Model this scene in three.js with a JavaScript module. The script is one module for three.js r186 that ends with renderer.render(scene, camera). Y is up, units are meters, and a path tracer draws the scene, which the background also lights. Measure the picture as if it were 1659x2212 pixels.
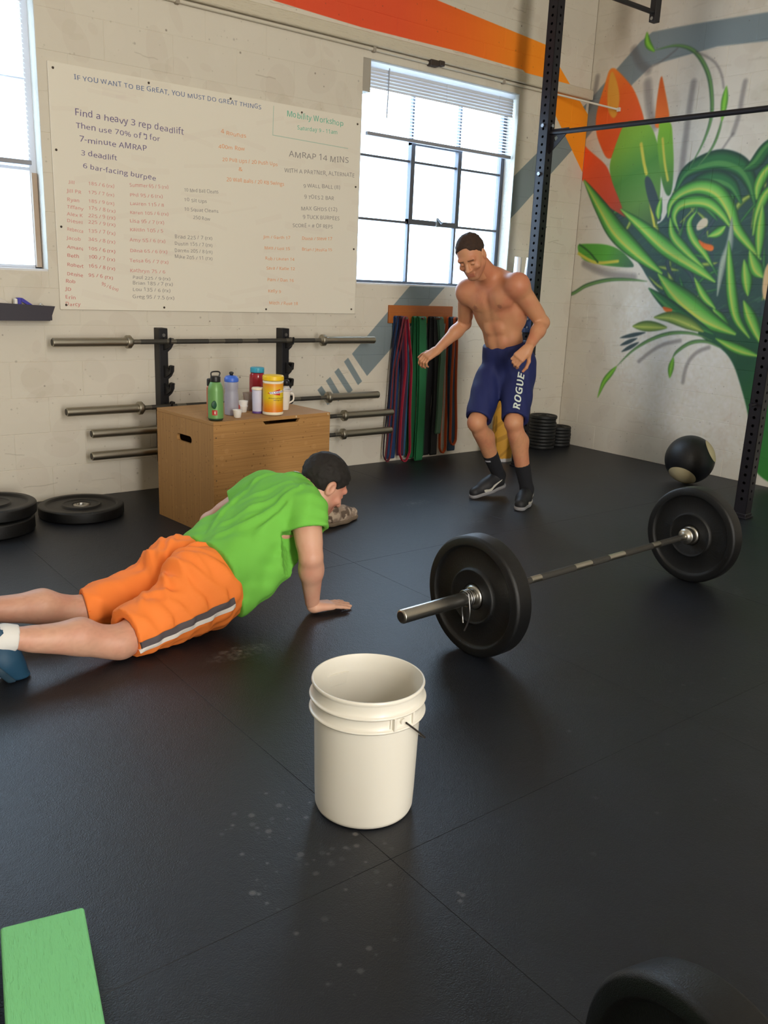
import * as THREE from 'three';
import { mergeGeometries, mergeVertices } from 'three/addons/utils/BufferGeometryUtils.js';
import { RoundedBoxGeometry } from 'three/addons/geometries/RoundedBoxGeometry.js';
import { RectAreaLightUniformsLib } from 'three/addons/lights/RectAreaLightUniformsLib.js';

// ---------- camera, sky, daylight, exposure ----------
const scene = new THREE.Scene();
const V = (x, y, z) => new THREE.Vector3(x, y, z);
const camera = new THREE.PerspectiveCamera(2 * Math.atan(1106 / 1857.46) * 180 / Math.PI, 1659 / 2212, 0.05, 100);
camera.position.set(-5.9157, 1.3083, 4.9931);
camera.rotation.set(-0.26086, -0.67251, 0.04274, 'YXZ');   // pitch down, yaw right, slight roll
const SKY = 7, DOOR = 29, PANE = 4.4;
scene.background = new THREE.Color().setRGB(0.54, 0.76, 1.0);
scene.backgroundIntensity = SKY;
const renderer = new THREE.WebGLRenderer({ antialias: true });
renderer.toneMapping = THREE.LinearToneMapping;
renderer.toneMappingExposure = 1.1;
renderer.shadowMap.enabled = true;
RectAreaLightUniformsLib.init();
function daylight(name, w, h, pos, towards, rgb, L) {       // the daylight of one opening
  const l = new THREE.RectAreaLight(new THREE.Color().setRGB(...rgb), L, w, h);
  l.name = name; l.position.set(...pos); l.lookAt(...towards); scene.add(l); return l;
}
daylight('window_daylight', 1.40, 1.35, [-1.50, 2.0, -0.24], [-1.50, 1.7, 2], [0.58, 0.78, 1.0], PANE);
daylight('window_daylight_left', 1.40, 1.35, [-5.10, 2.0, -0.24], [-5.10, 1.7, 2], [0.58, 0.78, 1.0], PANE * 0.25);
daylight('shutter_door_daylight', 0.95, 4.0, [-5.65, 2.05, 8.95], [-5.65, 2.05, 0], [1.0, 0.90, 0.76], DOOR);

// ---------- helpers ----------
let seed = 7;
const rnd = () => { seed = (seed * 1664525 + 1013904223) >>> 0; return seed / 4294967296; };
const used = {};
function num(n) { if (!(n in used)) { used[n] = 0; return n; } used[n]++; return n + '_' + String(used[n]).padStart(3, '0'); }
function tag(o, label, category, group) { o.userData.label = label; o.userData.category = category; if (group) o.userData.group = group; return o; }
function thing(name, label, category, pos = [0, 0, 0], turn = 0, group) {
  const g = new THREE.Group(); g.name = num(name); g.position.set(...pos); g.rotation.y = turn; tag(g, label, category, group); scene.add(g); return g;
}
function part(name, geo, mat, parent, label) {
  const m = new THREE.Mesh(geo, mat); m.name = name; m.castShadow = m.receiveShadow = true; if (label) m.userData.label = label; parent.add(m); return m;
}
function struct(name, geo, mat) { const m = part(name, geo, mat, scene); m.userData.kind = 'structure'; return m; }
function copy(o, label, pos, turn) { const c = o.clone(); c.name = num(o.name.replace(/_\d\d\d$/, '')); if (pos) c.position.set(...pos); if (turn !== undefined) c.rotation.y = turn; if (label) c.userData.label = label; scene.add(c); return c; }
const at = (g, x, y, z) => g.translate(x, y, z);
const box = (x0, x1, y0, y1, z0, z1) => at(new THREE.BoxGeometry(x1 - x0, y1 - y0, z1 - z0), (x0 + x1) / 2, (y0 + y1) / 2, (z0 + z1) / 2);
const rbox = (x0, x1, y0, y1, z0, z1, r = 0.004, s = 2) => at(new RoundedBoxGeometry(x1 - x0, y1 - y0, z1 - z0, s, r), (x0 + x1) / 2, (y0 + y1) / 2, (z0 + z1) / 2);
const flat = (g) => { const n = g.index ? g.toNonIndexed() : g; for (const k of Object.keys(n.attributes)) if (!['position', 'normal', 'uv'].includes(k)) n.deleteAttribute(k); return n; };
const merge = (...gs) => mergeGeometries(gs.flat().map(flat));
const lathe = (pts, seg = 48) => new THREE.LatheGeometry(pts.map(([r, y]) => new THREE.Vector2(r, y)), seg);
function rod(a, b, r, seg = 14, r2) {       // capped cylinder between two points
  const A = V(...a), B = V(...b), L = A.distanceTo(B), g = new THREE.CylinderGeometry(r2 ?? r, r, L, seg);
  g.applyQuaternion(new THREE.Quaternion().setFromUnitVectors(V(0, 1, 0), B.clone().sub(A).normalize())); return at(g, ...A.add(B).multiplyScalar(0.5).toArray());
}
const tube = (pts, r, n = 40, seg = 8, closed = false) => new THREE.TubeGeometry(new THREE.CatmullRomCurve3(pts.map((q) => V(...q)), closed), n, r, seg, closed);
const ext = (pts, depth, bevel = 0) => new THREE.ExtrudeGeometry(new THREE.Shape(pts.map((q) => new THREE.Vector2(...q))), { depth, bevelEnabled: bevel > 0, bevelThickness: bevel, bevelSize: bevel, bevelSegments: 2 });
function hash(x, y, z) { let h = Math.imul(x, 374761393) ^ Math.imul(y, 668265263) ^ Math.imul(z, 2147483647 ^ 0x5bd1e995); h = Math.imul(h ^ (h >>> 13), 1274126177); return ((h ^ (h >>> 16)) >>> 0) / 4294967296; }
function noise(x, y = 0, z = 0) {            // value noise, 0..1
  const X = Math.floor(x), Y = Math.floor(y), Z = Math.floor(z), s = (t) => t * t * (3 - 2 * t), u = s(x - X), v = s(y - Y), w = s(z - Z), l = (a, b, t) => a + (b - a) * t;
  const c = (i, j, k) => hash(X + i, Y + j, Z + k);
  return l(l(l(c(0, 0, 0), c(1, 0, 0), u), l(c(0, 1, 0), c(1, 1, 0), u), v), l(l(c(0, 0, 1), c(1, 0, 1), u), l(c(0, 1, 1), c(1, 1, 1), u), v), w);
}
const fbm = (x, y, z = 0, o = 4) => { let a = 0, s = 0.5, t = 0; for (let i = 0; i < o; i++) { a += s * noise(x, y, z); t += s; x *= 2.03; y *= 2.03; z *= 2.03; s *= 0.5; } return a / t; };

// ---------- textures ----------
function canvasTex(w, h, draw, srgb = true) {
  const c = document.createElement('canvas'); c.width = w; c.height = h; const g = c.getContext('2d'); draw(g, w, h);
  const t = new THREE.CanvasTexture(c); if (srgb) t.colorSpace = THREE.SRGBColorSpace; t.anisotropy = 8; return t;
}
function noiseTex(n, f, srgb, rx = 1, ry = 1) {      // f(u, v) -> [r, g, b] 0..255 ; tiles
  const d = new Uint8Array(n * n * 4);
  for (let j = 0; j < n; j++) for (let i = 0; i < n; i++) { const q = f(i / n, j / n); d.set([q[0], q[1], q[2], 255], (j * n + i) * 4); }
  const t = new THREE.DataTexture(d, n, n); t.wrapS = t.wrapT = THREE.RepeatWrapping; t.magFilter = THREE.LinearFilter; t.minFilter = THREE.LinearMipmapLinearFilter; t.generateMipmaps = true;
  if (srgb) t.colorSpace = THREE.SRGBColorSpace; t.repeat.set(rx, ry); t.needsUpdate = true; return t;
}
function tileFbm(u, v, f, o = 4) {            // periodic value noise
  let a = 0, s = 0.5, t = 0;
  for (let k = 0; k < o; k++) {
    const F = f * 2 ** k, x = u * F, y = v * F, X = Math.floor(x), Y = Math.floor(y), q = (z) => z * z * (3 - 2 * z), p = q(x - X), r = q(y - Y), c = (i, j) => hash((X + i) % F, (Y + j) % F, k + 11);
    a += s * ((c(0, 0) * (1 - p) + c(1, 0) * p) * (1 - r) + (c(0, 1) * (1 - p) + c(1, 1) * p) * r); t += s; s *= 0.55;
  }
  return a / t;
}
const std = (color, roughness = 0.6, o = {}) => new THREE.MeshStandardMaterial({ color, roughness, ...o });
const grainTex = noiseTex(512, (u, v) => { const a = tileFbm(u, v, 6, 6), b = tileFbm(u, v, 64, 2); let h = 0.55 * a + 0.45 * b; if (tileFbm(u + 0.3, v, 40, 2) > 0.72) h -= 0.25; const q = Math.max(0, Math.min(255, h * 255)); return [q, q, q]; }, false);
const rubberTex = noiseTex(512, (u, v) => { const q = 255 * (0.35 * tileFbm(u, v, 16, 3) + 0.65 * tileFbm(u, v, 128, 2)); return [q, q, q]; }, false);
const withRepeat = (t, x, y) => { const c = t.clone(); c.repeat.set(x, y); c.needsUpdate = true; return c; };

const MURAL = [
['P','b','grey',[-2.29,0.81,-2.15,0.65,-1.47,1.27,-0.73,1.89,-0.06,2.49,-0.03,2.77,-0.8,2.14,-1.81,1.27]],
['S','b','grey',0.044,[-2.34,0.77,-2.21,0.6]],
['S','b','grey',0.044,[-2.42,0.7,-2.29,0.54]],
['S','b','grey',0.044,[-2.49,0.64,-2.38,0.49]],
['S','b','grey',0.044,[-2.56,0.58,-2.47,0.47]],
['P','b','stripe',[-3,2.91,-2.3,2.89,-1.4,2.9,-0.79,2.89,-0.52,2.76,0.09,2.16,0.05,2.65,-0.55,3.1,-1.73,3.18]],
['P','r','grey',[-0.02,2.78,0.44,3.15,0.54,3.2,0.9,3.19,1.46,3.16,1.65,3.15,1.68,2.98,1.49,2.98,1.11,3.01,0.57,2.97,0.41,2.86,-0.03,2.48]],
['P','r','haze',[0.5,1.06,0.76,1.39,1.18,1.3,1.59,1.12,1.78,0.48,1.76,0.14,1.27,0.19,0.82,0.34,0.55,0.69]],  // pale overspray, with some of the window light painted into it
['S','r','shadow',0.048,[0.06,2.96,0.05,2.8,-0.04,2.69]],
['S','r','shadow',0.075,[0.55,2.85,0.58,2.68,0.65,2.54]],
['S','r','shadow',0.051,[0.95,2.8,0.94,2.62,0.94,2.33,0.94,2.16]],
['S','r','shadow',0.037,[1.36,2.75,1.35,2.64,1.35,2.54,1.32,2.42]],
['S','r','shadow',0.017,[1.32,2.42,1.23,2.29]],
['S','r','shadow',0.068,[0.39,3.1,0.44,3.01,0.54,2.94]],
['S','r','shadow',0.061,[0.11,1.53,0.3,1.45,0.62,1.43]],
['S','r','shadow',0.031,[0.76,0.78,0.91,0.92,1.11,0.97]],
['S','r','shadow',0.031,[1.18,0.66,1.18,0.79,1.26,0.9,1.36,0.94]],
['P','r','mass',[0.86,1.87,0.88,2.09,1.06,2.24,1.26,2.28,1.43,2.22,1.55,2.23,1.79,2.34,2.04,0.84,1.61,0.98,1.3,1.02,0.95,1.26,0.76,1.41,0.65,1.55,0.38,1.7,0.2,1.89,0.09,2.15,0.22,2.03,0.57,1.85,0.76,1.81]],
['P','r','trunk',[1.22,1.05,1.32,0.99,1.47,0.94,1.57,0.85,1.65,0.7,1.74,0.51,1.81,0.28,1.87,0.02,2.53,-0,2.41,1.18,1.92,1.21,1.44,1.15]],
['P','r','redleaf',[-0.25,2.46,-0.1,2.57,-0,2.45,0.07,2.4,0.24,2.29,0.29,2.2,0.43,2.03,0.6,1.83,0.31,1.96,0.14,2.07,0.02,2.17]],
['P','r','bud',[0.18,3.04,0.14,2.89,0.1,2.77,0.08,2.65,0.1,2.55,0.13,2.48,0.26,2.29,0.39,2.47,0.56,2.55,0.55,2.61,0.44,2.81,0.35,2.9]],
['P','r','budy',[0.19,3.01,0.17,2.86,0.19,2.69,0.28,2.61,0.31,2.76,0.26,2.9]],
['P','r','leaf1',[0.37,2.6,0.31,2.44,0.26,2.29,0.3,2.17,0.4,2.02,0.48,1.88,0.64,1.8,0.79,1.78,0.78,2.01,0.75,2.31,0.7,2.41,0.62,2.56,0.48,2.59]],
['S','r','yel',0.027,[0.55,2.42,0.59,2.29,0.63,2.2]],
['S','r','yel',0.020,[0.65,2.12,0.71,1.94,0.76,1.81]],
['P','r','slate',[0.61,2.18,0.67,2.18,0.79,1.97,0.82,1.84,0.76,1.85,0.65,2.05]],
['P','r','bud2',[0.66,2.91,0.65,2.75,0.65,2.62,0.66,2.5,0.79,2.56,0.75,2.68,0.7,2.81]],
['P','r','leaf2',[0.8,2.56,0.69,2.58,0.7,2.49,0.69,2.44,0.73,2.28,0.78,2.12,0.84,2.02,0.88,2.04,0.87,2.24,0.83,2.43]],
['S','r','yel',0.020,[0.74,2.44,0.78,2.27,0.83,2.14]],
['L','r','leaf',0.156,[0.02,2.19,0.23,1.96,0.4,1.78,0.62,1.62,0.88,1.46]],
['L','r','leaf',0.129,[0.42,1.95,0.66,1.8,0.89,1.65,1.15,1.52,1.34,1.41]],
['P','r','stub',[0.01,1.67,0.05,1.69,0.41,1.68,0.64,1.51,0.55,1.5,0.25,1.52,0.07,1.56]],
['S','r','yel',0.024,[0.04,1.61,0.14,1.56,0.25,1.53,0.45,1.55]],
['S','r','dk',0.014,[0.04,1.68,0.13,1.64,0.25,1.54]],
['L','r','vine',0.031,[-0.27,1.19,-0.17,1.25,0.01,1.28,0.15,1.35,0.36,1.4,0.58,1.41,0.75,1.4]],
['L','r','dleaf',0.143,[0.9,2.04,0.97,2.18,1.12,2.24,1.26,2.25,1.42,2.19,1.51,2.08,1.56,1.94]],
['L','r','dleaf',0.116,[0.97,1.93,1.06,2.09,1.21,2.13,1.36,2.08,1.46,1.95]],
['L','r','leaf',0.116,[0.87,1.87,0.88,1.97,0.95,2.04,1.1,2.08,1.25,2.04,1.36,1.93,1.44,1.79,1.56,1.67,1.67,1.57]],
['L','r','leaf',0.095,[0.98,1.77,0.92,1.88,0.95,1.95,1.06,1.98,1.2,1.96,1.33,1.87,1.41,1.78]],
['L','r','leaf',0.082,[0.89,1.87,0.93,1.75,1.05,1.64,1.23,1.51]],
['L','r','leaf',0.068,[1.11,1.91,1.06,1.83,1.1,1.73,1.22,1.61,1.3,1.52]],
['L','r','leaf',0.061,[0.79,2.02,0.78,1.92,0.79,1.86]],
['P','r','cream',[1.12,1.81,1.16,1.86,1.21,1.86,1.22,1.81,1.17,1.78,1.13,1.77]],
['P','r','bud2',[1.14,1.72,1.21,1.68,1.29,1.67,1.29,1.62,1.2,1.64]],
['L','r','leaf',0.075,[1.23,1.73,1.31,1.76,1.36,1.8]],
['L','r','dleaf',0.102,[1.78,2.4,1.6,2.31,1.52,2.21,1.44,2.17]],
['L','r','leaf',0.088,[1.8,2.25,1.62,2.16,1.57,2.06,1.57,1.97]],
['L','r','leaf',0.082,[1.83,2.11,1.65,2.02,1.6,1.91,1.58,1.73]],
['L','r','pale',0.068,[1.4,1.86,1.41,1.67,1.38,1.54,1.37,1.31]],
['L','r','leaf',0.088,[1.4,1.7,1.44,1.51,1.49,1.31,1.55,1.16,1.67,1.03]],
['L','r','leaf',0.088,[1.54,1.57,1.58,1.44,1.61,1.32]],
['L','r','leaf',0.095,[1.58,1.29,1.66,1.16,1.77,0.99]],
['L','r','leaf',0.082,[1.62,1.94,1.63,1.76,1.65,1.57]],
['L','r','leaf',0.102,[1.57,1.63,1.64,1.51,1.7,1.45]],
['L','r','leaf',0.082,[1.35,1.22,1.42,1.15,1.51,1.07]],
['L','r','leaf',0.184,[0.84,1.46,1,1.33,1.15,1.23,1.32,1.14,1.56,1.05]],
['L','r','dleaf',0.102,[0.77,1.35,0.95,1.24,1.17,1.12,1.38,1.04]],
['L','r','leaf',0.068,[1.16,1.44,1.26,1.31,1.37,1.22]],
['P','r','bud2',[0.91,1.22,0.96,1.21,1.02,1.2,0.99,1.17,0.94,1.18]],
['L','r','olive',0.082,[0.66,1.05,0.8,1.06,0.98,1.06]],
['L','r','olive',0.095,[0.85,1.13,1,1.14,1.17,1.1,1.3,1.05]],
['L','r','slate',0.031,[0.55,0.95,0.79,1.01]],
['L','r','slate',0.031,[0.56,0.89,0.72,0.96]],
['L','r','slate',0.031,[0.58,0.84,0.74,0.93]],
['L','r','vine',0.027,[0.54,0.71,0.69,0.86,0.85,0.96,1.02,1.02,1.22,1.03,1.38,0.99]],
['L','r','leafs',0.048,[0.39,0.44,0.44,0.58,0.5,0.66,0.55,0.72]],
['L','r','vine',0.027,[1.06,0.83,1.09,0.88,1.2,0.96,1.33,0.98,1.47,0.94]],
['L','r','leafs',0.048,[1.06,0.68,1.06,0.76,1.07,0.84]],
['L','r','leaf',0.075,[1.4,1.01,1.58,0.95,1.76,0.91]],
['L','r','vine',0.031,[0.99,2.19,1.09,2.38,1.13,2.54,1.11,2.7,1.05,2.86,0.92,3.01,0.77,3.07,0.58,3.07]],
['L','r','leafs',0.051,[0.49,3.21,0.51,3.13,0.58,3.06]],
['L','r','vine',0.020,[1.05,2.2,1.17,2.34,1.21,2.46,1.22,2.55]],
['L','r','leafs',0.051,[1.22,2.74,1.22,2.64,1.22,2.51]],
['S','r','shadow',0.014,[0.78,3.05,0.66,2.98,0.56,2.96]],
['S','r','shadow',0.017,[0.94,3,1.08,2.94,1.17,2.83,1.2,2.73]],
['P','r','cream2',[1.71,1.32,1.7,1.51,1.74,1.57,1.85,1.57,1.9,1.27,1.77,1.28]]
];
const BOARD_TEXT = [
['u',"IF YOU WANT TO BE GREAT, YOU MUST DO GREAT THINGS",0.133,0.068,1.142,0.030,-0.014],
['p',"Find a heavy 3 rep deadlift",0.127,0.246,0.632,0.040,0.030],
['p',"Then use 70% of ↰ for",0.131,0.309,0.561,0.034,0.020],
['p',"7-minute AMRAP",0.145,0.377,0.413,0.035,0.015],
['p',"3 deadlift",0.151,0.447,0.230,0.033,0.030],
['p',"6 bar-facing burpee",0.158,0.512,0.433,0.033,0.055],
['r',"Jill",0.078,0.600,0.081,0.021,0.062],
['r',"185 / 6 (rx)",0.184,0.597,0.154,0.021,0.019],
['r',"Jill PR",0.066,0.647,0.090,0.022,0.033],
['r',"175 / 7 (rx)",0.182,0.643,0.154,0.021,0.026],
['r',"Ryan",0.063,0.692,0.091,0.022,0.044],
['r',"185 / 9 (rx)",0.180,0.689,0.154,0.021,0.032],
['r',"Tiffany",0.061,0.730,0.091,0.021,0.055],
['r',"175 / 8 (rx)",0.178,0.728,0.155,0.022,0.039],
['r',"Alex K",0.059,0.769,0.091,0.022,0.055],
['r',"225 / 9 (rx)",0.176,0.768,0.155,0.023,0.032],
['r',"Diesel",0.057,0.803,0.091,0.022,0.066],
['r',"225 / 9 (rx)",0.175,0.802,0.155,0.022,0.045],
['r',"Rebecca",0.055,0.849,0.091,0.022,0.066],
['r',"135 / 7 (rx)",0.172,0.849,0.156,0.023,0.045],
['r',"Jacob",0.052,0.895,0.092,0.022,0.076],
['r',"345 / 8 (rx)",0.170,0.896,0.156,0.023,0.051],
['R',"Amani",0.050,0.944,0.091,0.022,0.088],
['R',"105 / 6 (rx)",0.168,0.945,0.156,0.022,0.064],
['R',"Beth",0.047,0.989,0.092,0.023,0.087],
['R',"100 / 7 (rx)",0.166,0.990,0.156,0.022,0.070],
['R',"Robert",0.045,1.038,0.092,0.022,0.098],
['R',"165 / 8 (rx)",0.163,1.041,0.157,0.023,0.070],
['R',"Denise",0.042,1.088,0.092,0.023,0.098],
['R',"95 / 6 (rx)",0.161,1.091,0.158,0.023,0.083],
['R',"Rob",0.032,1.130,0.069,0.022,0.014],
['R',"JD",0.030,1.173,0.046,0.023,0.022],
['R',"Erin",0.027,1.218,0.093,0.023,0.011],
['R',"Darcy",0.025,1.256,0.117,0.023,0.009],
['R',"95 / 6 (rx)",0.233,1.137,0.102,0.021,0.331],
['r',"Summer 65 / 5 (rx)",0.422,0.585,0.235,0.023,-0.051],
['r',"Phil 95 / 6 (rx)",0.420,0.637,0.236,0.022,-0.042],
['r',"Lauren 115 / 8",0.419,0.684,0.236,0.022,-0.038],
['r',"Karen 105 / 6 (rx)",0.417,0.732,0.236,0.022,-0.034],
['r',"Lisa 95 / 7 (rx)",0.415,0.780,0.237,0.023,-0.025],
['r',"Kaitlin 105 / 5",0.413,0.828,0.238,0.023,-0.021],
['r',"Amy 55 / 6 (rx)",0.411,0.884,0.238,0.023,-0.013],
['r',"Dana 65 / 6 (rx)",0.409,0.943,0.239,0.023,-0.008],
['r',"Tessa 65 / 7 (rx)",0.407,1.000,0.239,0.024,-0.000],
['r',"Kathryn 75 / 6",0.405,1.057,0.240,0.024,0.004],
['k',"Paul 225 / 9 (rx)",0.420,1.095,0.277,0.023,0.007],
['k',"Brian 185 / 7 (rx)",0.419,1.126,0.278,0.023,0.011],
['k',"Lou 135 / 6 (rx)",0.418,1.163,0.278,0.024,0.014],
['k',"Greg 95 / 7.5 (rx)",0.416,1.205,0.279,0.024,0.018],
['k',"10 Med Ball Cleans",0.753,0.580,0.226,0.024,-0.035],
['k',"10 Sit Ups",0.752,0.634,0.171,0.023,-0.006],
['k',"10 Squat Cleans",0.751,0.688,0.227,0.023,-0.018],
['k',"250 Row",0.809,0.729,0.113,0.024,0.044],
['k',"Brad 225 / 7 (rx)",0.688,0.850,0.248,0.024,-0.016],
['k',"Dustin 155 / 7 (rx)",0.687,0.889,0.249,0.024,-0.012],
['k',"Darren 205 / 8 (rx)",0.686,0.929,0.249,0.024,-0.008],
['k',"Mike 205 / 11 (rx)",0.685,0.966,0.250,0.024,-0.004],
['o',"4 Rounds",0.998,0.227,0.236,0.028,0.030],
['o',"400m Row",0.982,0.311,0.203,0.026,-0.039],
['o',"20 Pull Ups / 20 Push Ups",1.006,0.381,0.387,0.026,-0.034],
['o',"&",1.115,0.427,0.032,0.027,-0.031],
['o',"20 Wall Balls / 20 KB Swings",1.033,0.493,0.409,0.026,-0.029],
['g',"Mobility Workshop",1.453,0.067,0.435,0.040,0.002],
['g',"Saturday 9 - 11am",1.533,0.134,0.312,0.029,-0.032],
['k',"AMRAP 14 MINS",1.474,0.302,0.467,0.044,-0.021],
['k',"WITH A PARTNER, ALTERNATE",1.441,0.398,0.550,0.030,-0.044],
['k',"9 WALL BALL (8)",1.584,0.479,0.311,0.028,-0.064],
['k',"9 TOES 2 BAR",1.593,0.546,0.236,0.028,-0.051],
['k',"MAX GHDS (12)",1.569,0.619,0.292,0.029,-0.048],
['k',"9 TUCK BURPEES",1.585,0.672,0.293,0.029,-0.044],
['k',"SCORE = # OF REPS",1.508,0.729,0.316,0.029,-0.041],
['o',"Jim / Garth 17",1.292,0.813,0.217,0.022,-0.032],
['o',"Matt / Lou 15",1.299,0.880,0.218,0.022,-0.023],
['o',"Rob / Lauren 14",1.306,0.945,0.219,0.022,-0.018],
['o',"Sara / Katie 12",1.314,1.005,0.220,0.023,-0.014],
['o',"Pam / Dan 16",1.321,1.077,0.221,0.023,-0.005],
['o',"Kelly 9",1.328,1.149,0.222,0.023,0.005],
['o',"Mitch / Rose 18",1.336,1.225,0.223,0.024,0.009],
['o',"Diana / Steve 17",1.580,0.805,0.242,0.024,-0.050],
['o',"Brian / Jessica 15",1.581,0.874,0.243,0.023,-0.037]
];
// ---------- painted writing and mural (flat print on the walls and on the board) ----------
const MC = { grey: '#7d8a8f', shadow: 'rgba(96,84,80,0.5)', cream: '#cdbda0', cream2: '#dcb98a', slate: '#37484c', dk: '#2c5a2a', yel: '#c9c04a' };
function smoothPath(g, p, closed) {
  const n = p.length; g.beginPath();
  if (!closed) { g.moveTo(...p[0]); for (let i = 1; i < n - 1; i++) g.quadraticCurveTo(...p[i], (p[i][0] + p[i + 1][0]) / 2, (p[i][1] + p[i + 1][1]) / 2); g.lineTo(...p[n - 1]); return; }
  const m = (a, b) => [(a[0] + b[0]) / 2, (a[1] + b[1]) / 2]; g.moveTo(...m(p[n - 1], p[0]));
  for (let i = 0; i < n; i++) g.quadraticCurveTo(...p[i], ...m(p[i], p[(i + 1) % n])); g.closePath();
}
function leafStroke(g, p, w, cols) {           // a tapering painted blade: nested strokes from dark rim to bright rib
  const N = 36, q = []; const c = new THREE.CatmullRomCurve3(p.map(([x, y]) => V(x, y, 0)));
  for (let i = 0; i <= N; i++) { const t = i / N, a = c.getPoint(t), d = c.getTangent(t); q.push([a.x, a.y, -d.y, d.x, Math.pow(Math.sin(Math.PI * (0.015 + 0.955 * t)), 0.85)]); }
  for (const [col, k, off] of cols) {
    g.fillStyle = col; g.beginPath();
    q.forEach(([x, y, a, b, s], i) => g[i ? 'lineTo' : 'moveTo'](x + a * w * s * (k / 2 + off), y + b * w * s * (k / 2 + off)));
    for (let i = N; i >= 0; i--) { const [x, y, a, b, s] = q[i]; g.lineTo(x - a * w * s * (k / 2 - off), y - b * w * s * (k / 2 - off)); }
    g.closePath(); g.fill();
  }
}
const ramp = (a, b, n, k0, k1, off) => { const A = new THREE.Color(a), B = new THREE.Color(b), o = []; for (let i = 0; i < n; i++) { const t = i / (n - 1); o.push(['#' + A.clone().lerp(B, t).getHexString(), k0 + (k1 - k0) * t, off * t]); } return o; };
const LEAF = {
  leaf: [...ramp('#28452f', '#4f9a3c', 6, 1, 0.62, 0.06), ...ramp('#5aa843', '#8fc25a', 4, 0.5, 0.26, 0.13), ['#c3c552', 0.10, 0.14]],
  dleaf: [...ramp('#223a32', '#2f6a3c', 6, 1, 0.5, 0.05), ['#4f8a48', 0.25, 0.15]],
  pale: ramp('#5d6f6c', '#a2ae9a', 5, 1, 0.3, 0.1), olive: [...ramp('#3e5a30', '#86a048', 5, 1, 0.4, 0.1), ['#b6bc5e', 0.15, 0.1]],
  vine: ramp('#2f4f38', '#6f9a58', 3, 1, 0.4, 0.1), leafs: ramp('#3f7a2c', '#86c842', 4, 1, 0.35, 0), slate: ramp('#2c3c42', '#3d5054', 3, 1, 0.4, 0),
};
function speckle(g, n, x0, y0, x1, y1, col, r) { g.fillStyle = col; for (let i = 0; i < n; i++) { g.beginPath(); g.arc(x0 + rnd() * (x1 - x0), y0 + rnd() * (y1 - y0), r * (0.3 + rnd()), 0, 7); g.fill(); } }
const WALL_PAINT = '#d4cdbf';
function wallBase(g, w, h, px) {               // old cream masonry paint with scuffs, pin holes and cracks
  g.fillStyle = WALL_PAINT; g.fillRect(0, 0, w, h);
  for (let i = 0; i < 900; i++) { const x = rnd() * w, y = rnd() * h, r = px * (0.02 + rnd() * 0.12); g.fillStyle = rnd() < 0.5 ? 'rgba(150,138,112,0.05)' : 'rgba(232,226,210,0.07)'; g.beginPath(); g.ellipse(x, y, r, r * (0.3 + rnd() * 0.6), rnd() * 3, 0, 7); g.fill(); }
  speckle(g, 1500, 0, 0, w, h, 'rgba(92,80,60,0.16)', px * 0.004); speckle(g, 160, 0, 0, w, h, 'rgba(60,50,38,0.45)', px * 0.005);
  g.strokeStyle = 'rgba(95,84,66,0.2)';
  for (let i = 0; i < 150; i++) { let x = rnd() * w, y = Math.round(rnd() * 18) * 0.2 * px + (rnd() - 0.5) * px * 0.03; g.lineWidth = px * (0.002 + rnd() * 0.004); g.beginPath(); g.moveTo(x, y); for (let k = 0; k < 6; k++) g.lineTo(x += px * 0.03 * (0.3 + rnd()), y += px * 0.012 * (rnd() - 0.5)); g.stroke(); }
}
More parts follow.
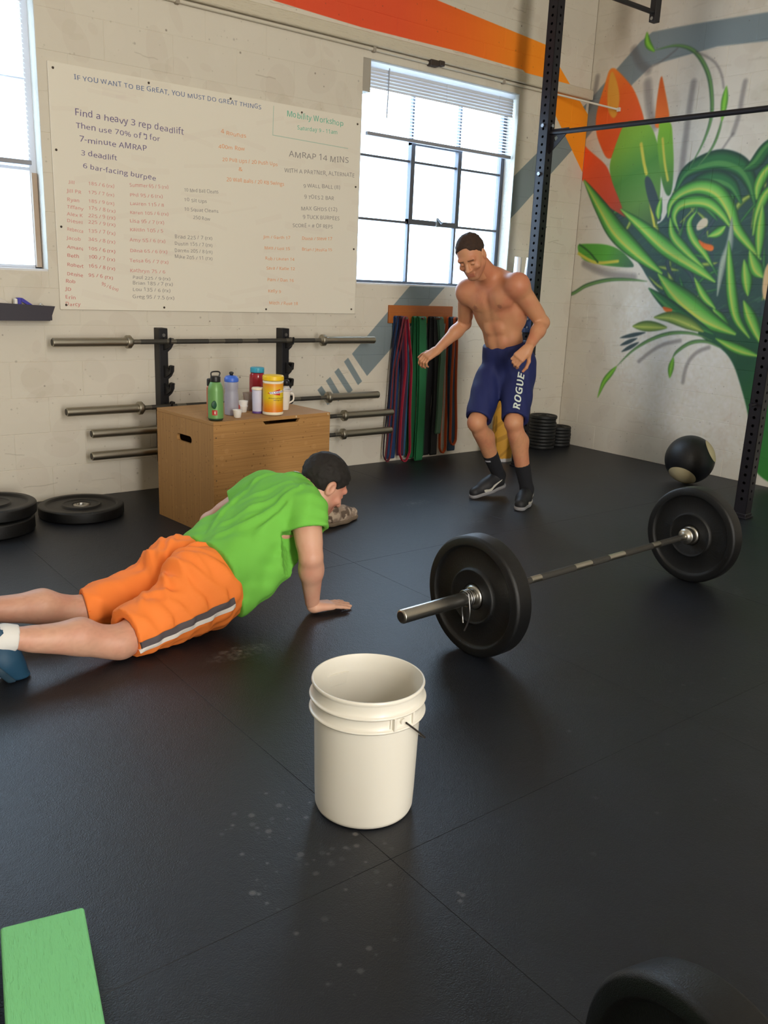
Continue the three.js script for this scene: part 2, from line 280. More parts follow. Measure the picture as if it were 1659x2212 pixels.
function paintMural(g, side, px, ox, oy, h) {  // wall metres -> canvas
  const X = (v) => (v - ox) * px, Y = (v) => h - (v - oy) * px, pts = (a) => { const o = []; for (let i = 0; i < a.length; i += 2) o.push([X(a[i]), Y(a[i + 1])]); return o; };
  for (const m of MURAL) {
    if (m[1] !== side) continue;
    if (m[0] === 'P') {
      const p = pts(m[3]), c = m[2], xs = p.map((q) => q[0]), ys = p.map((q) => q[1]), x0 = Math.min(...xs), x1 = Math.max(...xs), y0 = Math.min(...ys), y1 = Math.max(...ys);
      const lg = (a, b, ...st) => { const l = g.createLinearGradient(...a, ...b); st.forEach((s, i) => l.addColorStop(i / (st.length - 1), s)); return l; };
      if (c === 'haze') { const mx = (x0 + x1) / 2, my = (y0 + y1) / 2; for (const k of [1.1, 1, 0.88, 0.74]) { smoothPath(g, p.map((q) => [mx + (q[0] - mx) * k, my + (q[1] - my) * k]), true); g.save(); g.clip(); speckle(g, 9000, x0 - 0.1 * px, y0 - 0.1 * px, x1 + 0.1 * px, y1 + 0.1 * px, 'rgba(226,224,228,0.08)', px * 0.012); g.restore(); } continue; }  // speckled overspray; part of it is window light put into the wall colour
      g.fillStyle = { stripe: lg([X(-2.6), 0], [X(-0.2), 0], '#e0502c', '#e5532a', '#f26c1c', '#fb8f14', '#fd9a12'), redleaf: lg([x0, y0], [x1, y1], '#fa6c28', '#f45a26', '#d04a2c', '#7a4034'), bud: lg([x0, y0], [x1, y1], '#f59a34', '#f06a22', '#ea5a22', '#ee6a24'), budy: '#e9a63c', bud2: lg([0, y0], [0, y1], '#c9571f', '#ee7a2c'),
        leaf1: lg([x0, y0], [x1 - (x1 - x0) * 0.2, y1], '#8fbf3e', '#7fb33e', '#4f8a3a', '#5f8a40', '#46623c'), leaf2: lg([0, y0], [0, y1], '#86bf32', '#6ba23a', '#3d6a3a'), mass: '#34504a', trunk: lg([x0, y0], [x1, y1], '#2f5a44', '#245238', '#2f7a30', '#3d9a2c'), stub: lg([x0, y0], [x1, y1], '#4f9a34', '#58a53a', '#3e5a52') }[c] ?? MC[c];
      if (c === 'grey' || c === 'stripe') { g.beginPath(); p.forEach((q, i) => g[i ? 'lineTo' : 'moveTo'](...q)); g.closePath(); } else smoothPath(g, p, c !== 'x');
      g.fill();
      if (c === 'mass') { g.save(); smoothPath(g, p, true); g.clip(); for (let i = 0; i < 700; i++) { const x = x0 + rnd() * (x1 - x0), y = y0 + rnd() * (y1 - y0); g.strokeStyle = ['rgba(90,128,104,0.35)', 'rgba(38,58,66,0.5)', 'rgba(70,120,70,0.35)'][i % 3]; g.lineWidth = px * 0.006; g.beginPath(); g.moveTo(x, y); g.lineTo(x + px * (0.03 + rnd() * 0.06), y - px * (0.01 + rnd() * 0.03)); g.stroke(); } for (let i = 0; i < 90; i++) { const x = x0 + (0.1 + 0.85 * rnd()) * (x1 - x0), y = y0 + (0.1 + 0.8 * rnd()) * (y1 - y0), a = rnd() * 3.1, l = px * (0.06 + 0.14 * rnd()), b = a + (rnd() - 0.5) * 1.4; leafStroke(g, [[x, y], [x + l * Math.cos(a), y + l * Math.sin(a)], [x + l * (Math.cos(a) + Math.cos(b)), y + l * (Math.sin(a) + Math.sin(b))]], px * (0.015 + 0.03 * rnd()), LEAF[['dleaf', 'slate', 'olive'][i % 3]]); } g.restore(); }
    } else if (m[0] === 'S') {
      const p = pts(m[4]); g.lineCap = m[2] === 'grey' ? 'butt' : 'round'; g.strokeStyle = MC[m[2]];
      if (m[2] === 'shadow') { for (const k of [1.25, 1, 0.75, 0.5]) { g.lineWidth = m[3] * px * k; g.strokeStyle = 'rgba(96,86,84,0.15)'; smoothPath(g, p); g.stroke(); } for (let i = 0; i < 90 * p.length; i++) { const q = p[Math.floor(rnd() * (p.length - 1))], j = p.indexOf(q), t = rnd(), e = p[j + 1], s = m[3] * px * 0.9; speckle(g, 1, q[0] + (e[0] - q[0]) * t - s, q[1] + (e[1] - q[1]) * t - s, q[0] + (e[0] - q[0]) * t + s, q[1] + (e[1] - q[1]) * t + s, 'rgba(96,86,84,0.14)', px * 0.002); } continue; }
      g.lineWidth = m[3] * px; if (p.length === 2) { g.beginPath(); g.moveTo(...p[0]); g.lineTo(...p[1]); } else smoothPath(g, p); g.stroke();
    } else leafStroke(g, pts(m[4]), m[3] * px, LEAF[m[2]]);
  }
}
function soften(g, w, h, r) { const c = document.createElement('canvas'); c.width = w; c.height = h; const q = c.getContext('2d'); q.filter = `blur(${r}px)`; q.drawImage(g.canvas, 0, 0); g.drawImage(c, 0, 0); }   // spray paint has no knife edge
const backTex = canvasTex(2048, 1180, (g, w, h) => { const px = 2048 / 6.4; wallBase(g, w, h, px); paintMural(g, 'b', px, -6.4, 0, h); speckle(g, 500, 0, 0, w, h, 'rgba(70,60,48,0.22)', px * 0.005); });
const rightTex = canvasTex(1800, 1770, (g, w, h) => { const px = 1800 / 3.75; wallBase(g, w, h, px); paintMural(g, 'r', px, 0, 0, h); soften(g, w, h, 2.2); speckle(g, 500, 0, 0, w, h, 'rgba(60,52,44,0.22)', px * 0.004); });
const INK = { u: '#5b6d96', p: '#6a5f86', r: '#d48f88', R: '#c9706b', k: '#8f8a86', o: '#e39a6a', g: '#5fb79a' };
const boardTex = canvasTex(2048, 1290, (g, w, h) => {
  const px = 1011; g.fillStyle = '#e6e0d2'; g.fillRect(0, 0, w, h);
  for (let i = 0; i < 60; i++) { g.fillStyle = 'rgba(150,140,140,0.035)'; g.save(); g.translate(rnd() * w, rnd() * h); g.rotate(rnd() * 0.6 - 0.3); g.fillRect(0, 0, 120 + rnd() * 260, 14 + rnd() * 30); g.restore(); }
  g.strokeStyle = 'rgba(110,170,150,0.5)'; g.lineWidth = 4; g.beginPath(); g.moveTo(1.36 * px, 0.02 * px); g.lineTo(1.355 * px, 0.19 * px); g.lineTo(1.93 * px, 0.2 * px); g.stroke();
  for (const [c, s, x, y, L, hh, a] of BOARD_TEXT) {
    g.save(); g.translate(x * px, y * px); g.rotate(a); g.fillStyle = INK[c]; const fs = hh * px * 1.12; g.font = `${fs}px sans-serif`;
    const k = Math.min(1.3, L * px / g.measureText(s).width); let cx = 0;
    for (const ch of s) { if (ch === '↰') { g.strokeStyle = INK[c]; g.lineWidth = 4; g.beginPath(); g.moveTo(cx + 4, -fs * 0.62); g.lineTo(cx + fs * 0.5, -fs * 0.62); g.lineTo(cx + fs * 0.5, 0); g.lineTo(cx + fs * 0.2, 0); g.moveTo(cx + fs * 0.14, -fs * 0.78); g.lineTo(cx + 4, -fs * 0.62); g.lineTo(cx + fs * 0.14, -fs * 0.46); g.stroke(); cx += fs * 0.62; continue; } const cw = g.measureText(ch).width * k; g.save(); g.translate(cx, (rnd() - 0.5) * fs * 0.12); g.rotate((rnd() - 0.5) * 0.16); g.scale(k * (0.92 + rnd() * 0.12), 0.9 + rnd() * 0.2); g.fillText(ch, 0, 0); g.restore(); cx += cw; }
    g.restore();
  }
});

// ---------- the room ----------
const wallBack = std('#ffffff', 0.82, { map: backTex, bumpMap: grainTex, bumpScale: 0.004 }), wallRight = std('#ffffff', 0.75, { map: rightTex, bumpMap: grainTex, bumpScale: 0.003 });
const plain = std(WALL_PAINT, 0.85, { bumpMap: withRepeat(grainTex, 4, 4), bumpScale: 0.004 }), mortar = 0, ceilMat = std('#d9d4c8', 0.9);
const H = 4.6;
const OPEN = [[-2.27, -0.80, 1.29, 2.72], [-5.84, -4.36, 1.29, 2.72]];     // the two window openings
const backSlab = merge(box(-9, -5.84, 0, H, -0.25, -0.005), box(-4.36, -2.27, 0, H, -0.25, -0.005), box(-0.80, 0.25, 0, H, -0.25, -0.005),
  ...OPEN.flatMap(([a, b, c, d]) => [box(a, b, 0, c, -0.25, -0.005), box(a, b, d, H, -0.25, -0.005)]));
const wb = struct('wall_back', backSlab, plain), wr = struct('wall_right', box(0.005, 0.25, 0, H, -0.25, 9.2), plain);
function blockGeo(u0, u1, v0, v1, z0, su, sv, ou) {      // one masonry block face with bevelled edges; uv along the wall
  const e = 0.003, s = 0, P = [], N = [], U = [], q = (a, b, c, d) => { for (const k of [a, b, c, a, c, d]) { P.push(...k); U.push((k[0] - ou) / su, k[1] / sv); } };
  const j = (rnd() - 0.5) * 0.0012, f = (x, y) => [x, y, j], o = (x, y) => [x, y, z0];
  const A = f(u0 + e + s, v0 + e + s), B = f(u1 - e - s, v0 + e + s), C = f(u1 - e - s, v1 - e - s), D = f(u0 + e + s, v1 - e - s), a = o(u0 + s, v0 + s), b = o(u1 - s, v0 + s), c = o(u1 - s, v1 - s), d = o(u0 + s, v1 - s);
  q(A, B, C, D); q(a, b, B, A); q(b, c, C, B); q(c, d, D, C); q(d, a, A, D);
  const g = new THREE.BufferGeometry(); g.setAttribute('position', new THREE.Float32BufferAttribute(P, 3)); g.setAttribute('uv', new THREE.Float32BufferAttribute(U, 2)); g.computeVertexNormals(); return g;
}
function course(parent, mat, u0, u1, v0, v1, z0, su, sv, ou, holes, rest) {
  for (let r = 0; v0 + r * 0.2 < v1 - 0.01; r++) {
    const a = v0 + r * 0.2, b = a + 0.2, off = r % 2 ? 0.2 : 0;
    for (let u = u0 - off; u < u1 - 0.01; u += 0.4) {
      let segs = [[Math.max(u, u0), Math.min(u + 0.4, u1), a, b]];
      for (const [h0, h1, k0, k1] of holes) segs = segs.flatMap(([p, q, c, d]) => {
        if (q <= h0 || p >= h1 || d <= k0 || c >= k1) return [[p, q, c, d]];
        const o = []; if (p < h0) o.push([p, h0, c, d]); if (q > h1) o.push([h1, q, c, d]); const p2 = Math.max(p, h0), q2 = Math.min(q, h1); if (c < k0) o.push([p2, q2, c, k0]); if (d > k1) o.push([p2, q2, k1, d]); return o;
      });
      for (const [p, q, c, d] of segs) if (q - p > 0.03 && d - c > 0.02) { const g = blockGeo(p, q, c, d, z0, su, sv, ou); if (rest) rest.push(g); else part('block', g, mat, parent); }
    }
  }
}
course(wb, wallBack, -6.4, 0, 0, 3.4, -0.0018, 6.4, 1180 / (2048 / 6.4), -6.4, OPEN);
const far = []; course(wb, plain, -9, -6.4, 0, 4.6, -0.0018, 6.4, 3.68, -6.4, [], far); course(wb, plain, -6.4, 0, 3.4, 4.6, -0.0018, 6.4, 3.68, -6.4, [], far);
part('upper_blocks', mergeGeometries(far), plain, wb).userData.kind = 'stuff';
function toRight(g) { return g.applyMatrix4(new THREE.Matrix4().makeBasis(V(0, 0, 1), V(0, 1, 0), V(-1, 0, 0))); }
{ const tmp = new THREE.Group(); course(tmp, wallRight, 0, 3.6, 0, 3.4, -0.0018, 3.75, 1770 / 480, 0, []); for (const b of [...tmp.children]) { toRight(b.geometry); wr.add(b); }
  const rest = []; course(tmp, plain, 3.6, 9, 0, 3.4, -0.0018, 3.75, 3.68, 0, [], rest); course(tmp, plain, 0, 9, 3.4, 4.6, -0.0018, 3.75, 3.68, 0, [], rest);
  part('far_blocks', toRight(mergeGeometries(rest)), plain, wr).userData.kind = 'stuff'; }
struct('wall_left', box(-9.25, -9, 0, H, -0.25, 9.2), plain);
struct('wall_front', merge(box(-9, -6.15, 0, H, 9, 9.2), box(-5.15, 0, 0, H, 9, 9.2), box(-6.15, -5.15, 4.1, H, 9, 9.2)), plain);
struct('ceiling', box(-9.25, 0.25, H, H + 0.2, -0.25, 9.2), ceilMat);
struct('ground', box(-30, 20, -0.30, -0.05, 9.2, 40), std('#a59c8c', 0.9));
struct('trim_1', rbox(-9, 0, 2.79, 2.865, -0.004, 0.042, 0.012), std('#cbc2ae', 0.75, { bumpMap: withRepeat(grainTex, 6, 0.3), bumpScale: 0.004 }));
struct('trim_2', box(-2.27, -2.205, 2.52, 2.72, -0.10, -0.004), plain);   // filled corner of the window opening

// rubber mats
const floorTex = canvasTex(2048, 1844, (g, w, h) => {
  const px = 2048 / 7; g.fillStyle = '#0f131b'; g.fillRect(0, 0, w, h);
  for (let i = 0; i < 2600; i++) { const r = px * (0.02 + rnd() * 0.13); g.fillStyle = rnd() < 0.5 ? 'rgba(60,64,72,0.05)' : 'rgba(10,10,12,0.06)'; g.beginPath(); g.ellipse(rnd() * w, rnd() * h, r, r * (0.4 + rnd() * 0.6), rnd() * 3, 0, 7); g.fill(); }
  speckle(g, 4200, 0, 0, w, h, 'rgba(120,122,130,0.16)', px * 0.003);
  const chalk = (x, z, a, b, n, al) => { for (let i = 0; i < n; i++) { const t = rnd() * 6.28, r = Math.pow(rnd(), 0.7); g.fillStyle = `rgba(190,182,172,${al * (0.3 + rnd())})`; g.beginPath(); g.arc((x + 7 + a * r * Math.cos(t)) * px, (z + b * r * Math.sin(t)) * px, px * (0.002 + rnd() * 0.007), 0, 7); g.fill(); } };
  chalk(-4.53, 2.45, 0.13, 0.05, 420, 0.10); chalk(-2.54, 1.08, 0.13, 0.05, 260, 0.09); chalk(-2.49, 1.59, 0.11, 0.07, 220, 0.06); chalk(-2.3, 3.1, 0.18, 0.07, 180, 0.06); chalk(-4.95, 3.42, 0.14, 0.2, 40, 0.3); chalk(-4.93, 3.6, 0.2, 0.1, 24, 0.35); chalk(-4.9, 3.85, 0.25, 0.2, 20, 0.25); chalk(-3.4, 3.6, 1.2, 0.8, 60, 0.14);
});
const matMat = std('#ffffff', 0.46, { map: floorTex, bumpMap: (() => { const t = rubberTex.clone(); t.repeat.set(24, 22); t.needsUpdate = true; return t; })(), bumpScale: 0.0011 });
const floor = struct('floor', box(-9.25, 0.25, -0.3, -0.012, -0.25, 9.2), std('#17181a', 0.9));
for (let i = 0; i < 8; i++) for (let k = 0; k < 5; k++) {
  const x0 = Math.max(-9, -8.45 + 1.22 * i - 0.00), x1 = Math.min(0, x0 + 1.22), z0 = 0.001 + 1.83 * k, z1 = Math.min(9.2, z0 + 1.83); if (x1 - x0 < 0.05) continue;
  const g = rbox(x0 + 0.0003, x1 - 0.0003, -0.012, 0, z0 + 0.0003, z1 - 0.0003, 0.0012, 1), p = g.attributes.position, uv = g.attributes.uv;
  for (let n = 0; n < p.count; n++) uv.setXY(n, (p.getX(n) + 7) / 7, 1 - p.getZ(n) / (1844 / (2048 / 7)));
  part('rubber_mat', g, matMat, floor);
}
floorTex.wrapS = floorTex.wrapT = THREE.MirroredRepeatWrapping;
part('rubber_mat', rbox(-9, -8.45, -0.012, 0, 0.001, 9.2, 0.002, 1), std('#1f2126', 0.6), floor);

// windows
const steel = std('#5d5f66', 0.5, { metalness: 0.3 }), glass = new THREE.MeshPhysicalMaterial({ color: '#ffffff', transmission: 1, thickness: 0, roughness: 0.02, ior: 1.5 });
const sillMat = std('#d9dbe0', 0.6), rustWood = std('#a58f7a', 0.7);
function windowUnit(name, x0, x1, y0, y1, bars, hopper, latchX, steel) {
  const zf = -0.135, w = 0.018, f = struct(name, merge(box(x0, x0 + 0.035, y0, y1, zf - 0.02, zf + 0.02), box(x1 - 0.035, x1, y0, y1, zf - 0.02, zf + 0.02), box(x0, x1, y0, y0 + 0.03, zf - 0.02, zf + 0.02), box(x0, x1, y1 - 0.03, y1, zf - 0.02, zf + 0.02)), steel);
  const xs = [x0 + 0.035, ...bars.x, x1 - 0.035], ys = [y0 + 0.03, ...bars.y, y1 - 0.03];
  for (const x of bars.x) part('window_bar', box(x - w / 2, x + w / 2, y0 + 0.03, y1 - 0.03, zf - 0.015, zf + 0.015), steel, f);
  for (const y of bars.y) part('window_bar', box(x0 + 0.035, x1 - 0.035, y - 0.008, y + 0.008, zf - 0.0145, zf + 0.0145), steel, f);
  for (let i = 0; i + 1 < xs.length; i++) for (let k = 0; k + 1 < ys.length; k++) part('window_pane', box(xs[i] + 0.004, xs[i + 1] - 0.004, ys[k] + 0.004, ys[k + 1] - 0.004, zf - 0.003, zf), glass, f);
  if (hopper) { const [a, b, c, d] = hopper; part('hopper_frame', merge(box(a, a + 0.036, c, d, zf - 0.01, zf + 0.03), box(b - 0.036, b, c, d, zf - 0.01, zf + 0.03), box(a, b, c, c + 0.036, zf - 0.01, zf + 0.031), box(a, b, d - 0.03, d, zf - 0.01, zf + 0.031)), steel, f);
    part('window_latch', merge(rbox(latchX - 0.012, latchX + 0.012, c - 0.005, c + 0.06, zf + 0.03, zf + 0.05), rod([latchX, c + 0.05, zf + 0.05], [latchX + 0.01, c + 0.02, zf + 0.085], 0.008)), std('#8f9298', 0.35, { metalness: 0.8 }), f); }
  part('window_sill', rbox(x0, x1, y0 - 0.004, y0 + 0.012, -0.115, -0.006, 0.004), sillMat, f);
  return f;
}
windowUnit('window_1', -5.84, -4.36, 1.29, 2.72, { x: [-5.36, -4.88], y: [1.82, 2.27] }, null, 0, std('#c4c6cc', 0.5));  // frame colour lightened to stand in for the glare around this window
windowUnit('window_2', -2.27, -0.80, 1.29, 2.72, { x: [-1.728, -1.272], y: [1.735, 2.15] }, [-1.745, -1.255, 1.725, 2.29], -1.48, steel);
part('jamb_board', rbox(-4.392, -4.364, 1.31, 1.80, -0.115, -0.09, 0.003), rustWood, scene.getObjectByName('window_1'), 'weathered brown jamb strip');

// venetian blinds
const slatMat = new THREE.MeshPhysicalMaterial({ color: '#f0f0f2', roughness: 0.7, transmission: 0.75, thickness: 0 }), railMat = std('#8d8f98', 0.5), slatShut = std('#cfd1d6', 0.6);
function blind(label, x0, x1, yTop, yShut, yBot, z, gap) {
  const b = thing('window_blind', label, 'blind', [0, 0, 0]);
  part('head_rail', rbox(x0, x1, yTop - 0.03, yTop, z - 0.018, z + 0.018, 0.004), slatMat, b);
  for (let y = yTop - 0.04; y > yBot + 0.02; y -= gap) { const g = new THREE.BoxGeometry(x1 - x0 - 0.01, 0.0012, 0.025); g.rotateX(y > yShut ? 1.25 : 0.5); part('slat', at(g, (x0 + x1) / 2, y, z), y > yShut ? slatShut : slatMat, b); }
  part('bottom_rail', rbox(x0, x1, yBot - 0.012, yBot + 0.012, z - 0.013, z + 0.013, 0.004), railMat, b);
  for (const t of [0.12, 0.5, 0.88]) part('ladder_cord', rod([x0 + (x1 - x0) * t, yTop - 0.02, z + 0.014], [x0 + (x1 - x0) * t, yBot, z + 0.014], 0.0012, 6), slatMat, b);
  part('tilt_wand', rod([x0 + 0.16, yTop - 0.02, z + 0.022], [x0 + 0.15, yTop - 0.33, z + 0.022], 0.004, 8), std('#9c9ea4', 0.4), b);
  return b;
}
blind('white slatted window blind half lowered over the window behind the shirtless man', -2.195, -0.815, 2.715, 2.55, 2.275, -0.045, 0.021);
blind('white slatted blind in the left window, cut off by the picture edge', -5.80, -4.40, 2.715, 2.62, 1.845, -0.06, 0.023);
// ---------- whiteboard ----------
{ const b = thing('whiteboard', 'large white marker board screwed to the wall, covered in handwritten workouts and names', 'whiteboard', [-3.2985, 1.718, 0.003]);
  const g = new THREE.PlaneGeometry(2.02, 1.258); at(g, 0, 0, 0.0105);
  part('board_panel', rbox(-1.0125, 1.0125, -0.631, 0.631, 0.0005, 0.0095, 0.003), std('#e6e0d2', 0.25), b);
  part('writing_surface', g, new THREE.MeshPhysicalMaterial({ color: '#ffffff', map: boardTex, roughness: 0.22, clearcoat: 0.3, clearcoatRoughness: 0.15 }), b);
  const scr = std('#4a4038', 0.5, { metalness: 0.5 });
  for (const [x, y] of [[-0.985, 0.6], [-0.99, 0.2], [-0.985, -0.19], [-0.98, -0.605], [-0.46, 0.61], [0.05, 0.605], [0.55, 0.6], [0.985, 0.59], [0.985, 0.2], [0.985, -0.2], [0.98, -0.6], [-0.4, -0.61], [0.3, -0.61]])
    part('screw', at(new THREE.SphereGeometry(0.0065, 10, 6), x, y, 0.0115).applyMatrix4(new THREE.Matrix4().makeScale(1, 1, 1)), scr, b);
}
// ---------- conduit, cable, clamp ----------
{ const c = thing('conduit_pipe', 'thin cream painted conduit running under the wall ledge above the windows', 'conduit', [0, 0, 0]);
  const m = std('#cfc8b8', 0.55);
  part('pipe', rod([-8.9, 2.775, 0.014], [-0.5, 2.775, 0.014], 0.011, 12), m, c);
  part('clamp', merge(rbox(-1.735, -1.66, 2.755, 2.795, 0.004, 0.05, 0.006), rbox(-1.66, -1.61, 2.765, 2.80, 0.004, 0.055, 0.008)), std('#3a302a', 0.7), c, 'dark rusty clamp');
  for (const x of [-5.2, -3.58, -2.2, -1.0]) part('strap', rbox(x - 0.012, x + 0.012, 2.758, 2.792, 0.0, 0.028, 0.003), std('#9b9284', 0.6), c);
  const w = thing('cable', 'thin pale cable strung across the wall corner behind the rack post', 'cable', [0, 0, 0]);
  part('cable_run', tube([[-0.50, 2.775, 0.02], [-0.3, 2.752, 0.10], [-0.12, 2.722, 0.2], [-0.009, 2.69, 0.31]], 0.0075, 24, 8), std('#d8d2c4', 0.6), w);
  part('cable_clip', rbox(-0.02, 0, 2.675, 2.705, 0.295, 0.325, 0.004), std('#d8d2c4', 0.6), w);
}
// ---------- pen tray ----------
{ const t = thing('marker_tray', 'dark angled tray on the wall under the left window', 'tray', [0, 0, 0]);
  const m = std('#2c2733', 0.55);
  const prof = (z) => [[-4.95, 1.135], [-4.368, 1.108], [-4.398, 1.03], [-4.95, 1.03]].map(([x, y]) => [x, y + z]);
  part('front_panel', at(ext(prof(0), 0.008), 0, 0, 0.095), m, t);
  part('end_panel', rbox(-4.392, -4.384, 1.032, 1.105, 0.006, 0.095, 0.002), m, t);
  part('tray_base', rbox(-4.95, -4.4, 1.03, 1.042, 0.006, 0.095, 0.002), m, t);
  part('back_panel', rbox(-4.95, -4.386, 1.03, 1.10, 0.0, 0.006, 0.002), m, t);
  const cl = thing('cloth', 'crumpled pale cloth lying in the dark wall tray', 'cloth', [-4.68, 1.042, 0.05]);
  { const g = new THREE.SphereGeometry(1, 28, 18); g.scale(0.09, 0.055, 0.02); const p = g.attributes.position; for (let i = 0; i < p.count; i++) { const k = 0.8 + 0.4 * fbm(p.getX(i) * 40 + 3, p.getY(i) * 40, p.getZ(i) * 40); p.setXYZ(i, p.getX(i) * k, p.getY(i) * k, p.getZ(i) * k); } g.computeVertexNormals(); at(g, 0, 0.055, 0); part('folds', g, std('#d6cec4', 0.9), cl); }
  const er = thing('board_eraser', 'blue handled eraser propped in the wall tray', 'eraser', [-4.555, 1.043, 0.055], 0);
  part('pad', rbox(-0.014, 0.002, 0, 0.1, -0.018, 0.018, 0.004), std('#e8e4de', 0.8), er);
  part('grip', rbox(0.002, 0.022, 0, 0.105, -0.02, 0.02, 0.004), std('#352fa0', 0.45), er);
  part('strap_arm', ext([[0.02, 0.105], [0.03, 0.104], [0.115, 0.045], [0.115, 0.03], [0.022, 0.088]], 0.02).translate(0, 0, -0.01), std('#352fa0', 0.45), er);
  const fo = thing('foil_wrapper', 'crumpled shiny wrapper at the end of the wall tray', 'wrapper', [-4.43, 1.042, 0.06]);
  { const g = new THREE.IcosahedronGeometry(1, 3); g.scale(0.03, 0.036, 0.02); const p = g.attributes.position; for (let i = 0; i < p.count; i++) { const k = 0.75 + 0.5 * noise(p.getX(i) * 60 + 9, p.getY(i) * 60, p.getZ(i) * 60); p.setXYZ(i, p.getX(i) * k, p.getY(i) * k, p.getZ(i) * k); } g.computeVertexNormals(); at(g, 0, 0.042, 0); part('crumple', g, std('#cfd0cf', 0.25, { metalness: 0.9 }), fo); }
}
// ---------- barbells ----------
const chrome = std('#c9c6bf', 0.28, { metalness: 1 }), worn = std('#a8a294', 0.4, { metalness: 1 }), dull = std('#77736a', 0.5, { metalness: 0.9 }), knurlMat = std('#55534f', 0.6, { metalness: 0.9, bumpMap: withRepeat(rubberTex, 6, 2), bumpScale: 0.0006 }), darkCap = std('#3a3833', 0.5, { metalness: 0.7 });
function barbell(label, pos, turn, group, sleeveM, shaftM, kn) {
  const b = thing('barbell', label, 'barbell', pos, turn, group), ax = (g) => g.rotateZ(-Math.PI / 2);
  const sl = ax(lathe([[0, 0], [0.019, 0], [0.0235, 0.003], [0.025, 0.006], [0.025, 0.415], [0, 0.415]], 32)), col = ax(lathe([[0.014, 0], [0.035, 0], [0.0385, 0.004], [0.0385, 0.024], [0.034, 0.029], [0.022, 0.033], [0.022, 0.04], [0.014, 0.04]], 36));
  part('sleeve', sl, sleeveM, b); part('collar', at(col.clone(), 0.415, 0, 0), sleeveM, b);
  part('sleeve', sl.clone().rotateY(Math.PI).translate(2.2, 0, 0), sleeveM, b); part('collar', col.clone().rotateY(Math.PI).translate(1.785, 0, 0), sleeveM, b);
  part('shaft', rod([0.44, 0, 0], [1.76, 0, 0], 0.0138, 20), shaftM, b);
  for (const [x0, x1] of kn) part('knurl', rod([x0, 0, 0], [x1, 0, 0], 0.0143, 20), knurlMat, b);
  for (const x of [-0.0005, 2.2005]) part('end_cap', rod([x - 0.001, 0, 0], [x + 0.001, 0, 0], 0.018, 20), darkCap, b);
  return b;
}
const KN = [[0.50, 0.66], [0.72, 0.93], [1.04, 1.16], [1.27, 1.48], [1.54, 1.70]];
[[-4.411, 0.918, 'uppermost barbell on the wall rack, under the whiteboard'], [-4.355, 0.535, 'barbell on the wall rack just above the level of the wooden box top'], [-4.22, 0.402, 'third barbell down on the wall rack, hidden in the middle by the wooden box'], [-4.225, 0.272, 'lowest barbell on the wall rack, close above the floor']]
  .forEach(([x, y, l]) => barbell(l, [x, y, 0.15], 0, 'barbells stored on the wall rack', worn, dull, KN));
function rackPost(x, label) {
  const r = thing('barbell_rack', label, 'barbell rack', [x, 0, 0], 0, 'black wall rack uprights'), m = std('#15151a', 0.5, { metalness: 0.2 });
  part('upright', rbox(-0.028, 0.028, 0.17, 0.99, 0.0, 0.075, 0.004), m, r);
  for (const y of [0.918, 0.755, 0.65, 0.535, 0.402, 0.272]) {
    const arm = [[0.06, y - 0.06], [0.12, y - 0.045], [0.172, y - 0.02], [0.178, y + 0.02], [0.169, y + 0.024], [0.165, y - 0.006], [0.158, y - 0.0155], [0.140, y - 0.0155], [0.128, y - 0.004], [0.06, y + 0.02]];
    part('hook', merge(ext(arm.map(([z, v]) => [-z, v]), 0.008).rotateY(Math.PI / 2).translate(-0.004, 0, 0), ext([[0.026, y - 0.07], [0.05, y - 0.05], [0.066, y - 0.022], [0.068, y + 0.012], [0.056, y + 0.008], [0.048, y - 0.016], [0.036, y - 0.022], [0.026, y - 0.012]], 0.05).translate(0, 0, 0.02)), m, r);
  }
  for (const y of [0.95, 0.21]) part('bolt', at(new THREE.CylinderGeometry(0.011, 0.011, 0.008, 6).rotateX(Math.PI / 2), 0, y, 0.078), std('#777', 0.4, { metalness: 0.8 }), r);
}
rackPost(-3.735, 'black wall rack upright nearer the wooden box corner, with barbell hooks'); rackPost(-2.885, 'black wall rack upright behind the red bottle, with barbell hooks');
const floorBar = barbell('chrome barbell loaded with two black plates lying on the gym floor', [-4.1769, 0.2255, 2.9248], 0.0381, null, chrome, std('#b9b5ab', 0.3, { metalness: 1 }), KN);
const farBar = barbell('chrome barbell through the black plate at the lower right picture corner', [-5.368, 0.2255, 4.499], -0.252, null, chrome, chrome, KN);

// ---------- plates ----------
const rubber = std('#07080a', 0.45, { bumpMap: withRepeat(rubberTex, 8, 4), bumpScale: 0.0006 }), hubM = std('#b5b3ad', 0.35, { metalness: 1 });
function plateGeo(R, T) { const h = T / 2; return lathe([[0.046, h * 0.55], [0.052, h * 0.8], [R * 0.40, h * 0.8], [R * 0.43, h * 0.95], [R * 0.455, h * 0.95], [R * 0.48, h * 0.62], [R * 0.80, h * 0.62], [R * 0.835, h * 0.96], [R * 0.86, h], [R * 0.955, h], [R * 0.985, h * 0.86], [R, h * 0.7], [R, -h * 0.7], [R * 0.985, -h * 0.86], [R * 0.955, -h], [R * 0.86, -h], [R * 0.835, -h * 0.96], [R * 0.80, -h * 0.62], [R * 0.48, -h * 0.62], [R * 0.455, -h * 0.95], [R * 0.43, -h * 0.95], [R * 0.40, -h * 0.8], [0.052, -h * 0.8], [0.046, -h * 0.55], [0.046, h * 0.55]], 72); }
const PG = plateGeo(0.225, 0.08), PF = plateGeo(0.225, 0.062), HUB = (T) => lathe([[0.0257, -T * 0.42], [0.0257, T * 0.42], [0.034, T * 0.42], [0.046, T * 0.36], [0.046, -T * 0.36], [0.034, -T * 0.42], [0.0257, -T * 0.42]], 40);
